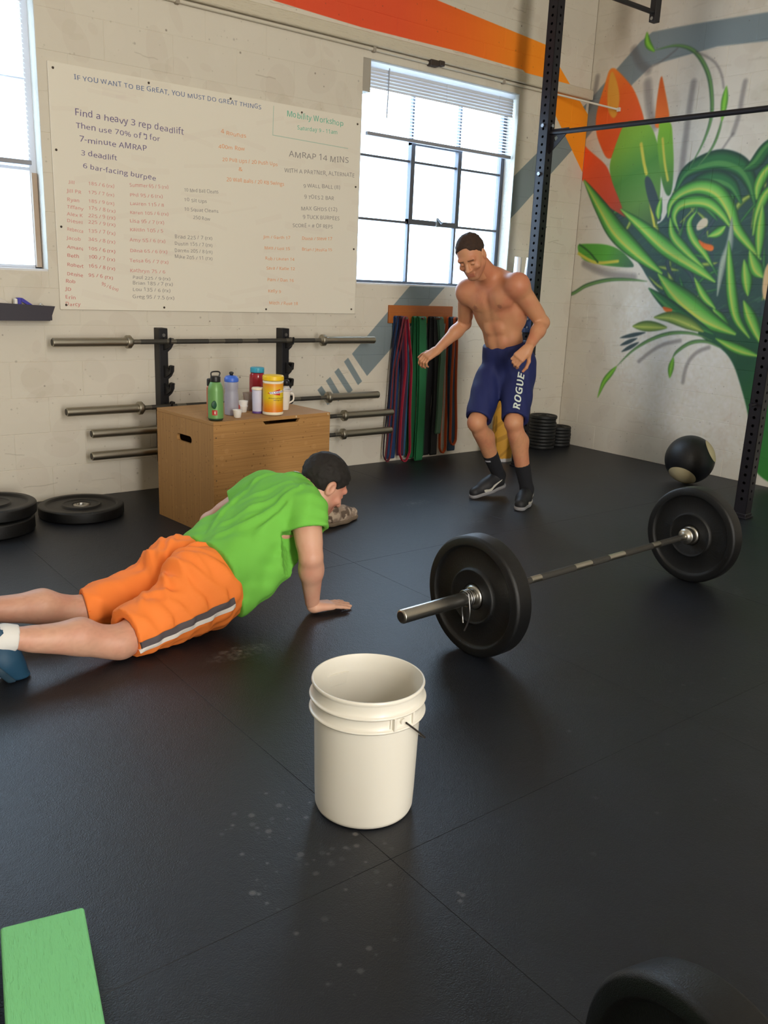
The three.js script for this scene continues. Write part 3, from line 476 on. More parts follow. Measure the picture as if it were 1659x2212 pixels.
function plate(label, pos, standing, turn, geo, T, group) {
  const p = thing('weight_plate', label, 'weight plate', pos, turn || 0, group), r = (g) => standing ? g.clone().rotateZ(Math.PI / 2) : g.clone();
  part('disc', r(geo), rubber, p); part('hub_ring', r(HUB(T)), hubM, p, 'steel hub ring'); return p;
}
const along = (o, yaw, t, y = 0.2255) => [o[0] + Math.cos(yaw) * t, y, o[2] - Math.sin(yaw) * t];
plate('thick black bumper plate on the near end of the floor barbell', along([-4.1769, 0, 2.9248], 0.0381, 0.374), true, 0.0381, PG, 0.08);
plate('thick black bumper plate on the far end of the floor barbell, near the rig post', along([-4.1769, 0, 2.9248], 0.0381, 1.826), true, 0.0381, PG, 0.08);
plate('black plate standing upright at the lower right picture corner, partly cut off', along([-5.368, 0, 4.499], -0.252, 0.374), true, -0.252, PG, 0.08);
plate('second black plate on the far end of the near barbell, outside the picture', along([-5.368, 0, 4.499], -0.252, 1.826), true, -0.252, PG, 0.08);
plate('single black plate lying flat on the floor by the wall, left of the wooden box', [-4.37, 0.032, 0.37], false, 0, PF, 0.062);
plate('top plate of the low black pile at the left picture edge', [-4.86, 0.116, 0.44], false, 0, PF, 0.062);
plate('bottom plate of the low black pile at the left picture edge', [-4.875, 0.041, 0.45], false, 0, PG, 0.08);
function smallPile(x, z, R, n, label, group) {
  const T = 0.0275, h = T / 2, g = lathe([[0.026, h], [R * 0.4, h], [R * 0.44, h * 0.5], [R * 0.8, h * 0.5], [R * 0.84, h], [R * 0.96, h], [R, h * 0.55], [R, -h * 0.55], [R * 0.96, -h], [0.026, -h], [0.026, h]], 40);
  for (let i = 0; i < n; i++) { const p = thing('small_plate', label(n - 1 - i), 'weight plate', [x + (rnd() - 0.5) * 0.008, h + 0.0005 + i * (T + 0.0005), z + (rnd() - 0.5) * 0.006], rnd() * 6, group); part('disc', g, std('#1d1e20', 0.55, { metalness: 0.2 }), p); }
}
const ORD = ['topmost', 'second', 'third', 'fourth', 'fifth', 'sixth', 'seventh', 'eighth', 'ninth', 'tenth'];
smallPile(-0.36, 0.128, 0.114, 10, (k) => `${ORD[k]} small black plate${k ? ' from the top' : ''} of the taller pile in the room corner`, 'small plates in the taller corner pile');
smallPile(-0.125, 0.118, 0.1, 6, (k) => `${ORD[k]} small black plate${k ? ' from the top' : ''} of the lower pile beside the right wall`, 'small plates in the lower corner pile');
function springClip(label, pos, turn, side) {
  const c = thing('spring_clip', label, 'barbell clip', pos, turn), m = std('#9a9a9a', 0.3, { metalness: 1 }), P = [];
  for (let i = 0; i <= 60; i++) { const a = -1.9 + i / 60 * Math.PI * 2 * 2.4; P.push([side * (i / 60 * 0.022 - 0.011), 0.0295 * Math.cos(a), 0.0295 * Math.sin(a)]); }
  part('coil', tube(P, 0.0035, 160, 8), m, c);
  part('handle', tube([P[0], [side * -0.012, -0.05, -0.032], [side * -0.016, -0.085, -0.030], [side * -0.012, -0.105, -0.022]], 0.0033, 20, 8), m, c);
  part('handle', tube([P[60], [side * 0.014, -0.045, 0.032], [side * 0.012, -0.09, 0.022], [side * 0.014, -0.118, 0.012]], 0.0033, 20, 8), m, c);
}
springClip('steel spring clip holding the near plate on the floor barbell', along([-4.1769, 0, 2.9248], 0.0381, 0.315), 0.0381, -1);
springClip('steel spring clip behind the far plate on the floor barbell', along([-4.1769, 0, 2.9248], 0.0381, 1.885), 0.0381, 1);

// ---------- wooden box and what stands on it ----------
const plyTex = (dx) => canvasTex(1024, 1024, (g, w, h) => {
  g.fillStyle = '#c9a878'; g.fillRect(0, 0, w, h);
  for (let i = 0; i < 420; i++) { const y = rnd() * h; g.strokeStyle = ['rgba(120,84,44,0.10)', 'rgba(206,168,116,0.12)', 'rgba(92,62,34,0.08)'][i % 3]; g.lineWidth = 1 + rnd() * 5; g.beginPath(); let yy = y; g.moveTo(0, yy); for (let x = 0; x <= w; x += 64) { yy += (rnd() - 0.5) * 9; dx ? g.lineTo(x, yy) : g.lineTo(x, yy); } g.stroke(); }
  speckle(g, 160, 0, 0, w, h, 'rgba(70,44,22,0.28)', 5); speckle(g, 40, 0, 0, w, h, 'rgba(225,200,160,0.25)', 14);
  for (let i = 0; i < 26; i++) { g.strokeStyle = 'rgba(60,44,30,0.25)'; g.lineWidth = 1 + rnd() * 2; const x = rnd() * w, y = rnd() * h; g.beginPath(); g.moveTo(x, y); g.lineTo(x + (rnd() - 0.5) * 160, y + (rnd() - 0.5) * 50); g.stroke(); }
});
const plyH = plyTex(1), plyV = plyH.clone(); plyV.center.set(0.5, 0.5); plyV.rotation = Math.PI / 2; plyV.needsUpdate = true;
const ply = std('#dcc4a4', 0.6, { map: plyH }), plySide = std('#dcc4a4', 0.6, { map: plyV }), plyTop = ply;
{ const b = thing('plyo_box', 'large plywood jump box with a slot handle, bottles standing on top', 'wooden box', [-3.606, 0, 0.823], 0.087), w = 0.375, d = 0.285, h = 0.6, t = 0.018;
  const fr = new THREE.Shape([[-w, 0], [w, 0], [w, h - t], [0.165, h - t], [0.15, h - 0.036], [-0.06, h - 0.036], [-0.075, h - t], [-w, h - t]].map((q) => new THREE.Vector2(...q)));
  const uvm = (g, sx, sy) => { const uv = g.attributes.uv; for (let i = 0; i < uv.count; i++) uv.setXY(i, uv.getX(i) * sx + 0.5, uv.getY(i) * sy); return g; };
  part('front_panel', uvm(new THREE.ExtrudeGeometry(fr, { depth: t, bevelEnabled: false }), 1.2, 1.2).translate(0, 0, d - t), ply, b);
  part('back_panel', box(-w, w, 0, h - t, -d, -d + t), ply, b);
  const sd = new THREE.Shape([[-d + t + 0.0005, 0], [d - t - 0.0005, 0], [d - t - 0.0005, h - t], [-d + t + 0.0005, h - t]].map((q) => new THREE.Vector2(...q))), hole = new THREE.Path(), hx = 0.0, hy = 0.475;
  hole.moveTo(hx - 0.055, hy - 0.02); hole.lineTo(hx + 0.055, hy - 0.02); hole.absarc(hx + 0.055, hy, 0.02, -Math.PI / 2, Math.PI / 2); hole.lineTo(hx - 0.055, hy + 0.02); hole.absarc(hx - 0.055, hy, 0.02, Math.PI / 2, Math.PI * 1.5); sd.holes.push(hole);
  const sideG = uvm(new THREE.ExtrudeGeometry(sd, { depth: t, bevelEnabled: false, curveSegments: 8 }), 1.4, 1.4).rotateY(-Math.PI / 2);
  part('side_panel', sideG.clone().translate(-w + t, 0, 0), plySide, b); part('side_panel', sideG.clone().translate(w, 0, 0), plySide, b);
  part('top_panel', rbox(-w, w, h - t, h, -d, d, 0.002), plyTop, b);
  for (const [x, y] of [[0.14, h - 0.008], [0.36, h - 0.01]]) part('screw', at(new THREE.SphereGeometry(0.006, 8, 6), x, y, d - 0.001), std('#c9b08a', 0.5), b);
  for (const [x, y] of [[-0.36, 0.3], [-0.36, 0.08], [-0.36, 0.52], [0.36, 0.3], [0.36, 0.08]]) part('screw', at(new THREE.SphereGeometry(0.004, 8, 6), x, y, d), std('#6a5136', 0.5), b);
}
const TOP = 0.6005, onBox = (x, z) => [x, TOP, z];
const blackPl = std('#17171a', 0.45);
function lid(parent, name, y, r, h, mat, label) { return part(name, lathe([[0, y], [r * 0.96, y], [r, y + 0.003], [r, y + h - 0.004], [r - 0.004, y + h], [0, y + h]], 36), mat, parent, label); }
{ // green growler
  const t = thing('water_bottle', 'green metal bottle with a black loop cap at the box corner', 'bottle', onBox(-3.912, 1.082));
  part('body', lathe([[0, 0.002], [0.034, 0.002], [0.037, 0.006], [0.037, 0.012]], 40), std('#1c3326', 0.5), t, 'dark base band');
  part('body', lathe([[0.0372, 0.012], [0.0388, 0.016], [0.0388, 0.150], [0.036, 0.168], [0.028, 0.188], [0.024, 0.194], [0, 0.194]], 44), std('#6a9a58', 0.4, { metalness: 0.1 }), t);
  part('cap', merge(lathe([[0, 0.194], [0.0245, 0.194], [0.025, 0.197], [0.025, 0.218], [0.022, 0.222], [0, 0.222]], 32), tube([[-0.022, 0.216, 0], [-0.024, 0.236, 0], [-0.018, 0.242, 0], [0.02, 0.242, 0], [0.025, 0.236, 0], [0.02, 0.22, 0]], 0.0035, 40, 8)), blackPl, t);
  const lab = (y0, y1, a0, a1, mat, n) => { const g = new THREE.CylinderGeometry(0.0391, 0.0391, y1 - y0, 16, 1, true, a0, a1 - a0); at(g, 0, (y0 + y1) / 2, 0); part(n, g, mat, t); };
  const dg = std('#12482e', 0.5); const disc = new THREE.SphereGeometry(0.022, 24, 16); disc.scale(1, 1, 0.25); at(disc, -0.0205 + 0.004, 0.083, 0.0312); disc.translate(0, 0, 0); part('emblem', disc.rotateY(0), dg, t, 'dark green round emblem');
  lab(0.030, 0.056, -0.95, -0.25, std('#b5362f', 0.5), 'red_label'); lab(0.036, 0.05, -0.62, -0.50, std('#e9e2d6', 0.5), 'label_mark');
}
{ const t = thing('water_bottle', 'orange bottle with a black cap behind the green bottle', 'bottle', onBox(-3.885, 0.985));
  part('body', lathe([[0, 0.001], [0.022, 0.001], [0.025, 0.005], [0.025, 0.150], [0.021, 0.162], [0, 0.162]], 36), std('#d2694a', 0.4), t); lid(t, 'cap', 0.162, 0.0235, 0.036, blackPl); }
{ const t = thing('water_bottle', 'translucent squeeze bottle with a blue lid and black spout', 'bottle', onBox(-3.755, 0.955));
  const cl = new THREE.MeshPhysicalMaterial({ color: '#c9c8d6', roughness: 0.45, transmission: 0.55, thickness: 0 });
  part('body', lathe([[0, 0.001], [0.033, 0.001], [0.036, 0.006], [0.037, 0.05], [0.036, 0.105], [0.033, 0.118], [0.033, 0.132], [0.036, 0.142], [0.036, 0.168], [0.030, 0.178]], 40), cl, t);
  part('lid', lathe([[0.0345, 0.174], [0.037, 0.176], [0.037, 0.190], [0.03, 0.203], [0.014, 0.207], [0, 0.207]], 36), std('#3f6bd0', 0.4), t); part('spout', lathe([[0, 0.205], [0.0095, 0.205], [0.0085, 0.213], [0.012, 0.216], [0.012, 0.222], [0.006, 0.226], [0, 0.226]], 24), blackPl, t); }
{ const t = thing('water_bottle', 'deep red translucent bottle with a light blue lid', 'bottle', onBox(-3.455, 0.70));
  part('body', lathe([[0, 0.001], [0.04, 0.001], [0.0445, 0.008], [0.0445, 0.150], [0.043, 0.172], [0.037, 0.181], [0.037, 0.187], [0, 0.187]], 44), new THREE.MeshPhysicalMaterial({ color: '#a3172c', roughness: 0.2, clearcoat: 0.4 }), t); lid(t, 'lid', 0.186, 0.0395, 0.03, std('#3aa4c4', 0.4)); }
{ // canister of wipes
  const tex = canvasTex(512, 512, (g, w, h) => { const l = g.createLinearGradient(0, 0, 0, h); ['#e8922a', '#e2b822', '#ddc41e', '#e29a1c', '#df7718'].forEach((c, i) => l.addColorStop(i / 4, c)); g.fillStyle = l; g.fillRect(0, 0, w, h);
    g.save(); g.translate(300, 150); g.fillStyle = '#c4322c'; g.beginPath(); g.moveTo(-80, 20); g.lineTo(30, -60); g.lineTo(30, 60); g.closePath(); g.fill(); g.rotate(-0.25); g.fillStyle = '#e9e6ea'; g.fillRect(-60, -18, 130, 40); g.fillStyle = '#2f3f8a'; g.font = 'bold 34px sans-serif'; g.fillText('CLOROX', -56, 14); g.restore();
    g.fillStyle = '#6a4a1a'; g.font = 'bold 30px sans-serif'; g.fillText('Disinfecting', 232, 268); g.fillText('Wipes', 272, 302); });
  const t = thing('wipes_canister', 'yellow and orange canister of cleaning wipes with a yellow lid', 'canister', onBox(-3.545, 1.025));
  part('body', lathe([[0, 0.001], [0.051, 0.001], [0.055, 0.005], [0.055, 0.014], [0.0535, 0.016], [0.0535, 0.170], [0.055, 0.172], [0.055, 0.182], [0, 0.182]], 48), std('#e9dfc6', 0.4), t);
  const lg = new THREE.CylinderGeometry(0.0541, 0.0541, 0.150, 48, 1, true); at(lg, 0, 0.093, 0); lg.rotateY(2.44); part('label', lg, std('#ffffff', 0.4, { map: tex }), t);
  part('lid', lathe([[0.0, 0.182], [0.0555, 0.182], [0.0565, 0.185], [0.0565, 0.203], [0.053, 0.209], [0.035, 0.211], [0, 0.211]], 48), std('#eec41c', 0.4), t); }
function cup(label, x, z, r0, r1, h, mat, cat = 'cup', turn = 0) { const t = thing('cup', label, cat, onBox(x, z), turn); part('wall', lathe([[0, 0.001], [r0, 0.001], [r1, h], [r1 + 0.0015, h], [r1 + 0.0015, h - 0.003], [r1 - 0.001, h - 0.004], [r0 - 0.002, 0.004], [0, 0.004]], 32), mat, t); return t; }
const whitePl = std('#e6e2dc', 0.45);
cup('small white paper cup beside the green bottle, nearest the box edge', -3.772, 1.05, 0.018, 0.0235, 0.04, whitePl);
{ const t = cup('small white paper cup stacked askew behind the nearest white cup', -3.655, 0.90, 0.017, 0.023, 0.036, whitePl); part('inner_cup', lathe([[0.0185, 0.02], [0.0245, 0.062], [0.0255, 0.062], [0.0195, 0.02]], 28), whitePl, t); part('red_mark', rbox(-0.0255, -0.0235, 0.02, 0.04, -0.006, 0.006, 0.0008), std('#c2433c', 0.5), t); }
cup('clear plastic cup standing in the middle of the box top', -3.58, 0.845, 0.03, 0.042, 0.095, new THREE.MeshPhysicalMaterial({ color: '#d8cfca', roughness: 0.15, transmission: 0.8, thickness: 0 }));
{ const t = cup('white tub with a cream lid left of the wipes canister', -3.60, 0.955, 0.026, 0.028, 0.125, std('#cfcfe4', 0.45), 'tub'); lid(t, 'lid', 0.1255, 0.031, 0.013, std('#e8dcc4', 0.5)); part('purple_base', lathe([[0.0265, 0.001], [0.0272, 0.012], [0.026, 0.012]], 28), std('#5b3f86', 0.5), t); }
{ const t = cup('white plastic mug with a flared rim right of the wipes canister', -3.40, 0.90, 0.026, 0.037, 0.108, std('#e4ddd2', 0.45), 'mug'); part('rim', lathe([[0.0375, 0.104], [0.045, 0.110], [0.045, 0.113], [0.037, 0.112]], 32), std('#eceaf0', 0.45), t); part('handle', tube([[0.034, 0.09, 0], [0.058, 0.085, 0], [0.06, 0.05, 0], [0.031, 0.035, 0]], 0.005, 24, 8), std('#e4ddd2', 0.45), t); }
{ const t = thing('water_bottle', 'small black topped bottle half hidden behind the white mug', 'bottle', onBox(-3.262, 0.70)); part('body', lathe([[0, 0.001], [0.02, 0.001], [0.022, 0.004], [0.022, 0.09], [0.014, 0.105], [0, 0.105]], 28), std('#c9c4bc', 0.4), t); part('cap', lathe([[0, 0.105], [0.018, 0.105], [0.0185, 0.128], [0.014, 0.138], [0, 0.138]], 24), blackPl, t); }

// ---------- resistance bands ----------
{ const b = thing('band_board', 'varnished wooden board with dark pegs holding elastic bands', 'peg board', [-1.677, 1.09, 0]);
  part('board', rbox(-0.307, 0.307, -0.065, 0.062, 0.0005, 0.02, 0.003), std('#e09a58', 0.5, { map: plyH }), b);
  for (const x of [-0.235, -0.075, 0.085, 0.255]) part('peg', rod([x, -0.03, 0.02], [x, -0.022, 0.135], 0.009, 12), std('#57463a', 0.5), b);
}
function band(label, peg, dx, z, yBot, color, mode, w, half, thick = 0.005, lean = 0) {     // closed loop hung over a peg: mode 'loop' shows its edge, 'flat' its face
  const t = thing('resistance_band', label, 'elastic band', [0, 0, 0], 0, 'elastic bands hanging on the peg board'), N = 90, x0 = -1.677 + peg, yT = 1.076, r = 0.012, P = [], L = yT - yBot;
  for (let i = 0; i < N; i++) {                   // loop in (s, y): s across, half-width grows towards the bottom
    const a = i / N * Math.PI * 2, sy = Math.cos(a), y = yT - L * (0.5 - 0.5 * Math.sign(sy) * Math.pow(Math.abs(sy), 0.55)), k = (yT - y) / L, hw = r + (half - r) * Math.min(1, k * 1.15);
    const cap = Math.min(1, Math.sqrt(Math.max(0, (y - yBot) / (half * 1.4)))), cap2 = Math.min(1, Math.sqrt(Math.max(0, (yT - y) / r)));
    P.push([Math.sign(Math.sin(a)) * hw * cap * cap2 * (Math.abs(Math.sin(a)) < 1e-6 ? 0 : 1), y, k]);
  }
  const pos = [], idx = [], n2 = P.length;
  P.forEach(([s, y, k], i) => {
    const p = P[(i + n2 - 1) % n2], q = P[(i + 1) % n2], tx = q[0] - p[0], ty = q[1] - p[1], l = Math.hypot(tx, ty) || 1, nx = ty / l, ny = -tx / l, sw = 0.004 * Math.sin(k * 9 + dx * 90);
    for (const [a, c] of [[-1, -1], [1, -1], [1, 1], [-1, 1]]) {
      const s2 = s + nx * a * thick / 2, y2 = y + ny * a * thick / 2, d = c * w / 2;
      if (mode === 'loop') pos.push(x0 + dx * (0.3 + 0.7 * Math.min(1, k * 3)) + s2 + sw + lean * k, y2, z + d); else pos.push(x0 + dx * (0.3 + 0.7 * Math.min(1, k * 3)) + d + sw + lean * k, y2, z + s2);
    }
  });
  for (let i = 0; i < n2; i++) { const a = i * 4, c = ((i + 1) % n2) * 4; for (let j = 0; j < 4; j++) { const j2 = (j + 1) % 4; idx.push(a + j, c + j, c + j2, a + j, c + j2, a + j2); } }
  const g = new THREE.BufferGeometry(); g.setAttribute('position', new THREE.Float32BufferAttribute(pos, 3)); g.setIndex(idx); const f = g.toNonIndexed(); f.computeVertexNormals();
  part('loop', f, std(color, 0.62), t);
}
band('thin red band hanging leftmost on the peg board', -0.235, -0.055, 0.126, 0.03, '#6d1f2c', 'loop', 0.012, 0.02, 0.005, -0.06);
band('dark purple band hanging low at the left of the peg board', -0.235, -0.035, 0.054, 0.02, '#2a2236', 'loop', 0.012, 0.035, 0.005, -0.03);
band('wide blue band on the first peg, left of the bright red loop', -0.235, 0.0, 0.035, 0.03, '#1f3c66', 'flat', 0.07, 0.006, 0.005, -0.02);
band('bright red band forming a long open loop on the first peg', -0.235, 0.058, 0.105, 0.012, '#a01f38', 'loop', 0.022, 0.05, 0.006, 0.0);
band('narrow plum band inside the bright red loop', -0.235, 0.036, 0.083, 0.06, '#3a1d38', 'flat', 0.056, 0.005);
band('teal blue band seen low inside the bright red loop', -0.235, 0.078, 0.068, 0.05, '#235070', 'flat', 0.026, 0.004, 0.004);
band('wide green band at the left of the second peg', -0.075, -0.005, 0.050, 0.02, '#175e38', 'flat', 0.064, 0.008);
band('wide green band at the front of the second peg, hanging lowest', -0.075, 0.028, 0.098, 0.008, '#1c6b3f', 'flat', 0.064, 0.010, 0.006, 0.02);
band('wide dark green band at the right of the second peg', -0.075, 0.07, 0.073, 0.03, '#14492f', 'flat', 0.064, 0.007, 0.005, 0.005);
band('wide black band on the third peg beside the green ones', 0.085, -0.01, 0.048, 0.03, '#16181d', 'flat', 0.064, 0.008);
band('wide black band at the right of the third peg', 0.085, 0.035, 0.073, 0.03, '#1a1c20', 'flat', 0.062, 0.008, 0.005, 0.02);
band('grey green band on the third peg twisting to a point', 0.085, 0.075, 0.1, 0.20, '#4a6a54', 'flat', 0.046, 0.006, 0.005, -0.01);
band('orange band on the last peg, hanging left of the slate blue band', 0.255, -0.035, 0.050, 0.03, '#c0521f', 'loop', 0.024, 0.03, 0.006, 0.04);
band('wide slate blue band hanging rightmost on the last peg', 0.255, 0.005, 0.078, 0.05, '#2c4258', 'flat', 0.066, 0.007, 0.006, 0.06);
band('orange band forming an open loop on the last peg', 0.255, 0.0, 0.112, 0.10, '#b4542a', 'loop', 0.022, 0.03, 0.006, 0.05);

// ---------- bucket ----------
{ const b = thing('bucket', 'white plastic bucket with a wire bail standing on the black floor', 'bucket', [-4.706, 0, 3.44]), pl = new THREE.MeshPhysicalMaterial({ color: '#dcd7cb', roughness: 0.38, transmission: 0.0, clearcoat: 0.15 });
  part('body', lathe([[0, 0.002], [0.117, 0.002], [0.123, 0.005], [0.1265, 0.014], [0.1285, 0.06], [0.1335, 0.268], [0.1335, 0.272], [0.1455, 0.274], [0.147, 0.277], [0.1455, 0.281], [0.1365, 0.283], [0.1375, 0.308], [0.1455, 0.310], [0.147, 0.3135], [0.1455, 0.317], [0.138, 0.319], [0.1388, 0.342], [0.141, 0.346], [0.1425, 0.351], [0.141, 0.355], [0.1385, 0.356], [0.1362, 0.354], [0.1345, 0.33], [0.1332, 0.312], [0.1312, 0.304], [0.128, 0.20], [0.1262, 0.192], [0.1235, 0.05], [0.1195, 0.01], [0, 0.008]], 96), pl, b);
  for (const s of [1, -1]) { const e = merge(rbox(-0.034, 0.04, 0.279, 0.312, -0.008, 0.001, 0.001), rbox(-0.03, -0.023, 0.279, 0.312, -0.002, 0.011, 0.001), rbox(0.03, 0.036, 0.279, 0.312, -0.004, 0.007, 0.001), rod([0, 0.297, -0.002], [0, 0.297, 0.008], 0.007, 16)); at(e, 0, 0, 0.136); e.rotateY(s > 0 ? 0.0 : Math.PI); part('handle_ear', e.rotateY(-0.15 + 0.15), pl, b); }
  const P = []; for (let i = 0; i <= 40; i++) { const a = i / 40 * Math.PI, r = 0.1465; P.push([0.004 + Math.sin(a) * r * 0.98, 0.295 - Math.sin(a) * 0.13, Math.cos(a) * 0.149]); }
  part('bail', tube(P, 0.0024, 80, 8), std('#77706a', 0.4, { metalness: 0.9 }), b, 'thin grey wire bail');
}
// ---------- green mat, medicine ball, tube with pipes, shoe ----------
{ const g = thing('foam_block', 'long bright green foam block lying at the lower left picture corner', 'foam block', [-5.521, 0, 3.457], -0.225);
  part('foam', rbox(-0.0785, 0.0785, 0.0, 0.055, 0, 0.85, 0.007, 4), std('#78c682', 0.75, { bumpMap: withRepeat(grainTex, 1, 1), bumpScale: 0.002 }), g);
  const d = thing('foam_block', 'black foam block beside the green one, only a sliver in view', 'foam block', [-5.683, 0, 3.40], -0.225); part('foam', rbox(-0.08, 0.08, 0.0, 0.055, -0.05, 0.8, 0.009, 3), std('#141416', 0.7), d);
}
{ const b = thing('medicine_ball', 'black and cream medicine ball on the floor by the right wall', 'ball', [-0.44, 0, 1.60]), R = 0.172;
  const cap = (dir, a, mat, n) => { const g = new THREE.SphereGeometry(R, 40, 18, 0, Math.PI * 2, 0, a); const p = g.attributes.position; g.scale(1.012, 1.012, 1.012); g.applyQuaternion(new THREE.Quaternion().setFromUnitVectors(V(0, 1, 0), V(...dir).normalize())); at(g, 0, R + 0.003, 0); part(n, g, mat, b); };
  part('shell', at(new THREE.SphereGeometry(R, 56, 36), 0, R + 0.003, 0), std('#15171c', 0.42, { bumpMap: withRepeat(rubberTex, 6, 3), bumpScale: 0.0008 }), b);
  const cream = std('#b9ae8c', 0.6); cap([0.36, 0.50, 0.78], 0.5, cream, 'cream_panel'); cap([-0.66, -0.70, 0.12], 0.6, cream, 'cream_panel');
}
{ const t = thing('storage_tube', 'yellow scuffed upright tube by the rig post holding white pipes', 'tube', [-1.08, 0, 0.36]);
  const tex = canvasTex(512, 512, (g, w, h) => { g.fillStyle = '#e6ab40'; g.fillRect(0, 0, w, h); speckle(g, 90, 0, 0, w, h, 'rgba(90,60,20,0.35)', 9); for (let i = 0; i < 40; i++) { g.strokeStyle = 'rgba(110,74,24,0.22)'; g.lineWidth = 2 + rnd() * 4; const y = h * (0.55 + rnd() * 0.4), x = rnd() * w; g.beginPath(); g.moveTo(x, y); g.lineTo(x + 60 + rnd() * 80, y - 10 - rnd() * 14); g.stroke(); } });
  part('tube_wall', lathe([[0, 0.012], [0.083, 0.012], [0.083, 0.62], [0.078, 0.62], [0.078, 0.02], [0, 0.02]], 40), std('#ffffff', 0.6, { map: tex }), t);
  const tp = []; const ring = new THREE.CylinderGeometry(0.0835, 0.0845, 0.022, 40, 3, true), p = ring.attributes.position; for (let i = 0; i < p.count; i++) p.setY(i, p.getY(i) + (p.getY(i) > 0.005 ? 0.008 * rnd() : 0)); at(ring, 0, 0.0115, 0); part('tape', ring, std('#cfcdd0', 0.7), t, 'frayed white tape');
  [[0.04, 0.046, -0.06, 0.0], [-0.05, 0.001, 0.065, 0.0], [-0.004, 0.001, 0.145, 0.0], [-0.045, -0.044, 0.24, 0.0]].forEach(([x, z, lx, lz], i) => {
    const q = thing('plastic_pipe', ['leftmost white plastic pipe standing in the yellow tube', 'second white plastic pipe from the left in the yellow tube', 'third white plastic pipe from the left in the yellow tube', 'white plastic pipe in the yellow tube closest to the rig post'][i], 'pipe', [-1.08 + x, 0.022, 0.36 + z], 0, 'white pipes in the yellow tube');
    const n = V(lx, 1.5, lz).normalize(), gm = lathe([[0.0175, 0], [0.0215, 0], [0.0215, 1.505 + i * 0.004], [0.0175, 1.505 + i * 0.004], [0.0175, 0]], 24); gm.applyQuaternion(new THREE.Quaternion().setFromUnitVectors(V(0, 1, 0), n)); part('pipe_wall', gm, std('#e9e9ec', 0.4), q); });
}
// ---------- rig ----------
{ const steelB = std('#1d1b22', 0.42, { metalness: 0.25 }), r = thing('pull_up_rig', 'black steel rig with drilled square posts and a pull-up bar across', 'rig', [-1.13, 0, 0.6], 0.086), S = 0.038, T = 0.004, Hp = 3.65, D = 1.746;
  const face = () => { const s = new THREE.Shape([[-S, 0.02], [S, 0.02], [S, Hp], [-S, Hp]].map((q) => new THREE.Vector2(...q))); for (let y = 0.12; y < Hp - 0.05; y += 0.05) { const h = new THREE.Path(); h.absarc(0, y, 0.0095, 0, Math.PI * 2, true); s.holes.push(h); } return new THREE.ExtrudeGeometry(s, { depth: T, bevelEnabled: false, curveSegments: 5 }); };
  const fg = face(), post = merge(fg.clone().rotateY(-Math.PI / 2).translate(-S + T, 0, 0), fg.clone().translate(0, 0, S - T), box(S - T, S, 0.02, Hp, -S, S), box(-S, S, 0.02, Hp, -S, -S + T), box(-S, S, Hp - 0.004, Hp, -S, S));
  const foot = merge(rbox(-0.05, 0.05, 0, 0.012, -0.05, 0.05, 0.004), rbox(-0.043, 0.043, 0.01, 0.03, -0.043, 0.043, 0.004)), boltM = std('#a9adb5', 0.3, { metalness: 1 });
  for (const z of [0, D]) { part('post', at(post.clone(), 0, 0, z), steelB, r); part('foot_plate', at(foot.clone(), 0, 0, z), steelB, r); }
  part('crossbar', rod([0, 2.345, S], [0, 2.345, D - S], 0.0165, 20), steelB, r);
  const gus = (dir) => { const s = new THREE.Shape([[0, 0], [0.15, 0], [0.15, -0.022], [0.012, -0.15], [0, -0.15]].map((q) => new THREE.Vector2(q[0] * dir, q[1]))); const h = new THREE.Path(); [[0.032, -0.055], [0.052, -0.043], [0.066, -0.06], [0.046, -0.08]].forEach(([a, c], i) => h[i ? 'lineTo' : 'moveTo'](a * dir, c)); s.holes.push(h); return new THREE.ExtrudeGeometry(s, { depth: 0.007, bevelEnabled: false }).rotateY(-Math.PI / 2); };
  part('gusset', gus(1).translate(0.0035, 2.368, S), steelB, r); part('gusset', gus(-1).translate(0.0035, 2.368, D - S), steelB, r);
  for (const [x, y, z, n] of [[-S, 2.39, 0, 0], [-S, 2.08, 0, 0], [-S, 2.39, D, 0]]) part('bolt', rod([x, y, z], [x - 0.014, y, z], 0.013, 6), boltM, r);
  part('bolt', rod([0, 2.39, S], [0, 2.39, S + 0.014], 0.013, 6), boltM, r);
  part('j_cup', merge(rbox(-S - 0.05, S + 0.006, 1.02, 1.13, -S - 0.008, -S, 0.002), rbox(-S - 0.008, -S, 1.0, 1.14, -S, S, 0.002), rbox(-S - 0.06, -S, 1.0, 1.03, -0.03, 0.03, 0.004)), std('#1f2f55', 0.5), r, 'dark blue hook cup');
  for (const y of [1.035, 1.095]) part('bolt', rod([-S - 0.008, y, 0.012], [-S - 0.016, y, 0.012], 0.009, 6), boltM, r);
  part('band_peg', rod([-S, 0.70, D], [-S - 0.075, 0.70, D], 0.011, 12), steelB, r); part('band_peg', rod([0, 1.56, D + S], [-0.06, 1.56, D + S + 0.03], 0.014, 12), steelB, r);
  const p = thing('pull_up_bar', 'dark pull-up bar hung from the ceiling near the room corner', 'pull-up bar', [0, 0, 0]), m2 = std('#1b191c', 0.5);
  part('grip_bar', rod([-3.2, 3.2, 0.825], [-0.371, 3.2, 0.825], 0.0165, 16), m2, p);
  for (const x of [-0.371, -3.2]) { part('hanger', rbox(x - 0.03, x + 0.03, 3.14, 4.6, 0.80, 0.85, 0.004), m2, p); part('end_bolt', rod([x - 0.034, 3.16, 0.825], [x + 0.034, 3.16, 0.825], 0.012, 8), boltM, p); }
}
